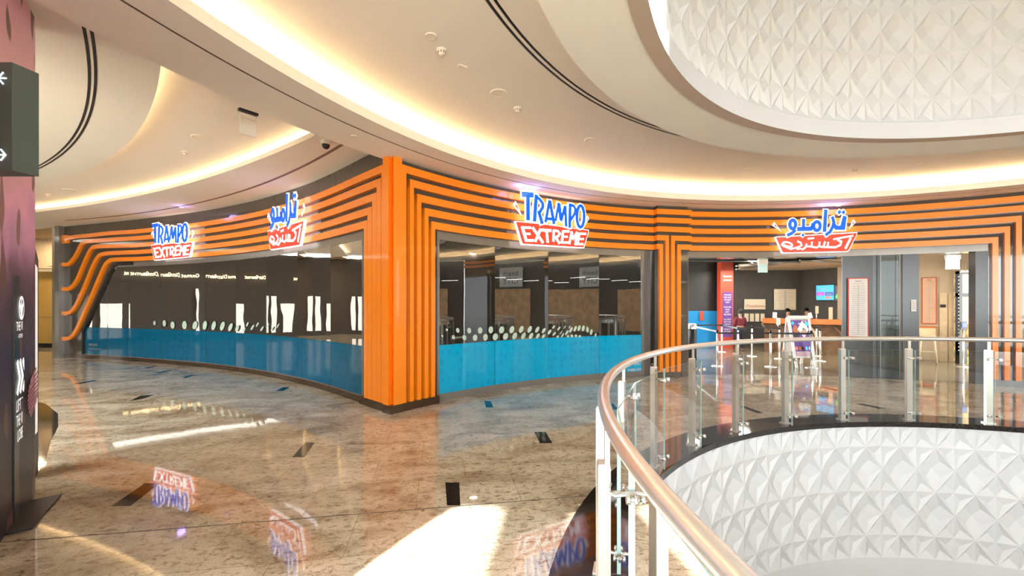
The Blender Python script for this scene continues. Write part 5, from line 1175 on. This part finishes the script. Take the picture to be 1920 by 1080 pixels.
# people
def skinned(name, nodes, edges, m, parent, sub=2):
    me = bpy.data.meshes.new(name); me.from_pydata([n[:3] for n in nodes], edges, []); me.materials.append(M[m]); o = bpy.data.objects.new(name, me); COL.objects.link(o)
    md = o.modifiers.new('skin', 'SKIN'); md.use_smooth_shade = True
    for i, n in enumerate(nodes): r = n[3]; me.skin_vertices[0].data[i].radius = (r, r*(n[4] if len(n) > 4 else 1))
    me.skin_vertices[0].data[0].use_root = True
    s = o.modifiers.new('sub', 'SUBSURF'); s.levels = 1; s.render_levels = sub
    o.parent = parent; o.matrix_parent_inverse = Matrix.Translation(parent.location).inverted(); return o
def person(p, h, label, top, bottom, face=-1, arms=0.0):
    t = empty('person', (p.x, p.y, 0), label, 'person', 'people inside the entrance'); k = h/1.75; X, Y = p.x, p.y; f = face
    q = lambda x, y, z: (X+x*k, Y+y*k*f*-1 if False else Y+y*k, z*k)
    yb = f*1.0
    J = {'pel': (0, 0, .95, .15, .75), 'chest': (0, 0, 1.25, .17, .65), 'neck': (0, 0, 1.47, .055), 'chin': (0, yb*.02, 1.56, .075, 1.1), 'head': (0, yb*.01, 1.66, .085, 1.2),
         'shl': (-.19, 0, 1.42, .055), 'ell': (-.24, yb*.03, 1.15, .043), 'wrl': (-.20, yb*.18, .96, .028), 'hal': (-.18, yb*.25, .92, .034),
         'shr': (.19, 0, 1.42, .055), 'elr': (.24, yb*.03, 1.15, .043), 'wrr': (.20, yb*.18, .96, .028), 'har': (.18, yb*.25, .92, .034),
         'hil': (-.09, 0, .90, .085), 'knl': (-.10, yb*.02, .50, .058), 'anl': (-.10, 0, .09, .040), 'tol': (-.11, yb*.13, .035, .032),
         'hir': (.09, 0, .90, .085), 'knr': (.10, yb*.02, .50, .058), 'anr': (.10, 0, .09, .040), 'tor': (.11, yb*.13, .035, .032)}
    for s, sx in (('l', -1), ('r', 1)):
        for i in range(5):
            J['f%s%d' % (s, i)] = (sx*(.18+(-.03+.015*i)), yb*(.30+(.02 if i in (1, 2, 3) else -.01)), .90-.02*(i % 2), .009)
    names = list(J); idx = {n: i for i, n in enumerate(names)}
    E_ = [('pel', 'chest'), ('chest', 'neck'), ('neck', 'chin'), ('chin', 'head'), ('chest', 'shl'), ('shl', 'ell'), ('ell', 'wrl'), ('wrl', 'hal'), ('chest', 'shr'), ('shr', 'elr'), ('elr', 'wrr'), ('wrr', 'har'), ('pel', 'hil'), ('hil', 'knl'), ('knl', 'anl'), ('anl', 'tol'), ('pel', 'hir'), ('hir', 'knr'), ('knr', 'anr'), ('anr', 'tor')]
    for s in 'lr':
        for i in range(5): E_.append(('ha'+s, 'f%s%d' % (s, i)))
    nd = [(*q(*J[n][:3]), J[n][3]*k, J[n][4] if len(J[n]) > 4 else 1) for n in names]
    skinned('body', nd, [(idx[a], idx[b]) for a, b in E_], 'skin', t)
    def cloth(name, keys, grow, m):
        id2 = {n: i for i, n in enumerate(keys)}; n2 = [(*q(*J[n][:3]), (J[n][3]+grow)*k, J[n][4] if len(J[n]) > 4 else 1) for n in keys]
        skinned(name, n2, [(id2[a], id2[b]) for a, b in E_ if a in id2 and b in id2], m, t)
    cloth('jacket', ['pel', 'chest', 'shl', 'ell', 'wrl', 'shr', 'elr', 'wrr'], .018, top)
    cloth('trousers', ['pel', 'hil', 'knl', 'anl', 'hir', 'knr', 'anr'], .014, bottom)
    mb = MB(); c = q(0, -yb*.015, 1.70); r = .105*k
    mb.smooth = True
    prof = [(0, r*1.05), (r*.5, r*.95), (r*.85, r*.6), (r*1.0, r*.1), (r*.98, -r*.5), (r*.8, -r*.9)]
    mb.lathe(prof, c, 16, (0 if yb < 0 else 180)-110, (0 if yb < 0 else 180)+110); mb.lathe(prof[:3], c, 16); mb.build('hair', 'hair', t)
    mb = MB()
    for sx in (-1, 1): e = q(sx*.032, yb*.092, 1.66); mb.lathe([(0, .010*k), (.010*k, 0), (0, -.010*k)], e, 8)
    mb.build('eyes', 'hair', t)
    mb = MB(); a, b = q(0, yb*.09, 1.665), q(0, yb*.125, 1.625); mb.cyl(a, b, .010*k, .016*k, n=8); mb.build('nose', 'skin', t)
    mb = MB(); a, b = q(-.025, yb*.098, 1.595), q(.025, yb*.098, 1.595); mb.cyl(a, b, .007*k, n=8); mb.build('mouth', 'maroon', t)
    return t
person(at(1388, 600, 15.6), 1.50, 'person in a maroon hooded top and dark trousers standing with back turned', 'maroon', 'navy', 1)
p = Vector((at(1477, 600, 16.0).x, 16.0, 0)); person(p, 1.52, 'dark-haired person behind the counter left of the A-frame sign top', 'navy', 'navy')
p = Vector((at(1512, 600, 15.9).x, 15.9, 0)); person(p, 1.55, 'dark-haired person behind the counter just above the A-frame sign', 'navy', 'navy')

# fill lamps added inside the entrance, then linear lamps behind the windows
for X, Y, e in ((7.5, 13.2, 50), (10.0, 13.3, 40), (8.5, 15.8, 30), (12.0, 11.6, 12), (6.2, 14.8, 40)):
    area_lamp('fill_lamp', (X, Y, 3.0 if Y < 13 or X > 11 else 3.05), e, 0.5)
for X, Y, a in ((-3.3, 10.6, 18), (-1.6, 10.2, 5), (-6.4, 12.3, -24), (-8.6, 13.6, -20)):
    l = area_lamp('linear_lamp', (X, Y, 2.95), 18, 1.5, (1, .96, .92), size_y=0.05); l.rotation_euler = (0, 0, R(a))

# ================================================================== OPPOSITE SHOPS (beside and behind the viewpoint, mirrored in the glass)
mb = MB()
rr = 9.6
mb.lathe([(rr, 0), (rr, 4.4)], (CX, CY, 0), 40, 66, 150)
struct(mb.build('wall_right', 'darkwall'), 'dark shopfront wall on the right side of the atrium', 'wall')
mb = MB(); mb.lathe([(rr-.05, 0.15), (rr-.05, 2.6)], (CX, CY, 0), 20, 72, 100); mb.lathe([(rr-.05, 0.15), (rr-.05, 2.6)], (CX, CY, 0), 20, 108, 140)
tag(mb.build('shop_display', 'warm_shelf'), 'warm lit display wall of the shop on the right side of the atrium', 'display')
t = empty('shop_sign', pol(79, rr-.3, 3.3), 'grey panel sign reading beach CITY on the right side shop', 'shop sign')
c = pol(79, rr-.3, 3.25); rv = (pol(79, 0)-pol(79, 1)).normalized(); rv.z = 0; uu = UP.cross(rv); uu = uu
mb = MB(); mb.box(c, (1.5, .1, 1.1), uu, rv); mb.build('sign_panel', 'signpanel', t)
mb = MB(); add_text(mb, 'beach', c+rv*.06+UP*.08, uu, UP, .42, width=1.0); add_text(mb, 'CITY', c+rv*.06-UP*.38, uu, UP, .5, width=1.05); mb.build('sign_lettering', 'black', t)
for k in range(7):
    a0 = 70+k*7; mb = MB(); mb.box(pol(a0, rr-.4, 3.0+(k % 3)*.12), (1.0, .03, .02), UP.cross((pol(a0, 1)-pol(a0, 0)).normalized())); tag(mb.build('linear_lamp', 'linelamp'), 'thin white linear lamp of the right side shop', 'lamp', 'linear lamps of the right side shop')
# left concourse side
mb = MB(); mb.quad((-19.5, 3.0, 0), (-19.5, 17.0, 0), (-19.5, 17.0, 4.3), (-19.5, 3.0, 4.3)); mb.quad((-19.5, 3, 0), (-9.5, -2.5, 0), (-9.5, -2.5, 4.3), (-19.5, 3, 4.3))
struct(mb.build('wall_concourse', 'darkwall'), 'dark shop wall of the concourse beyond the mural pillar', 'wall')
for k, (y, w, h) in enumerate(((12.2, .45, 1.5), (12.8, .24, 1.9), (13.2, .22, 1.9), (10.35, .10, 2.2), (8.6, .35, 1.0))):
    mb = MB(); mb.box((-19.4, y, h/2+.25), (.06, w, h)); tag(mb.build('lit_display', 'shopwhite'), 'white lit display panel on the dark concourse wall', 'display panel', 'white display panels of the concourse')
for y, w in ((10.9, 1.3), (11.65, .6)):
    mb = MB(); add_text(mb, 'Gourmet District' if w > 1 else 'Gourmet', (-19.35, y, 3.0), (0, 1, 0), UP, .26, width=w); tag(mb.build('lit_shop_lettering', 'gold'), 'warm lit shop lettering on the dark concourse wall, '+('longer one' if w > 1 else 'shorter one'), 'lettering')
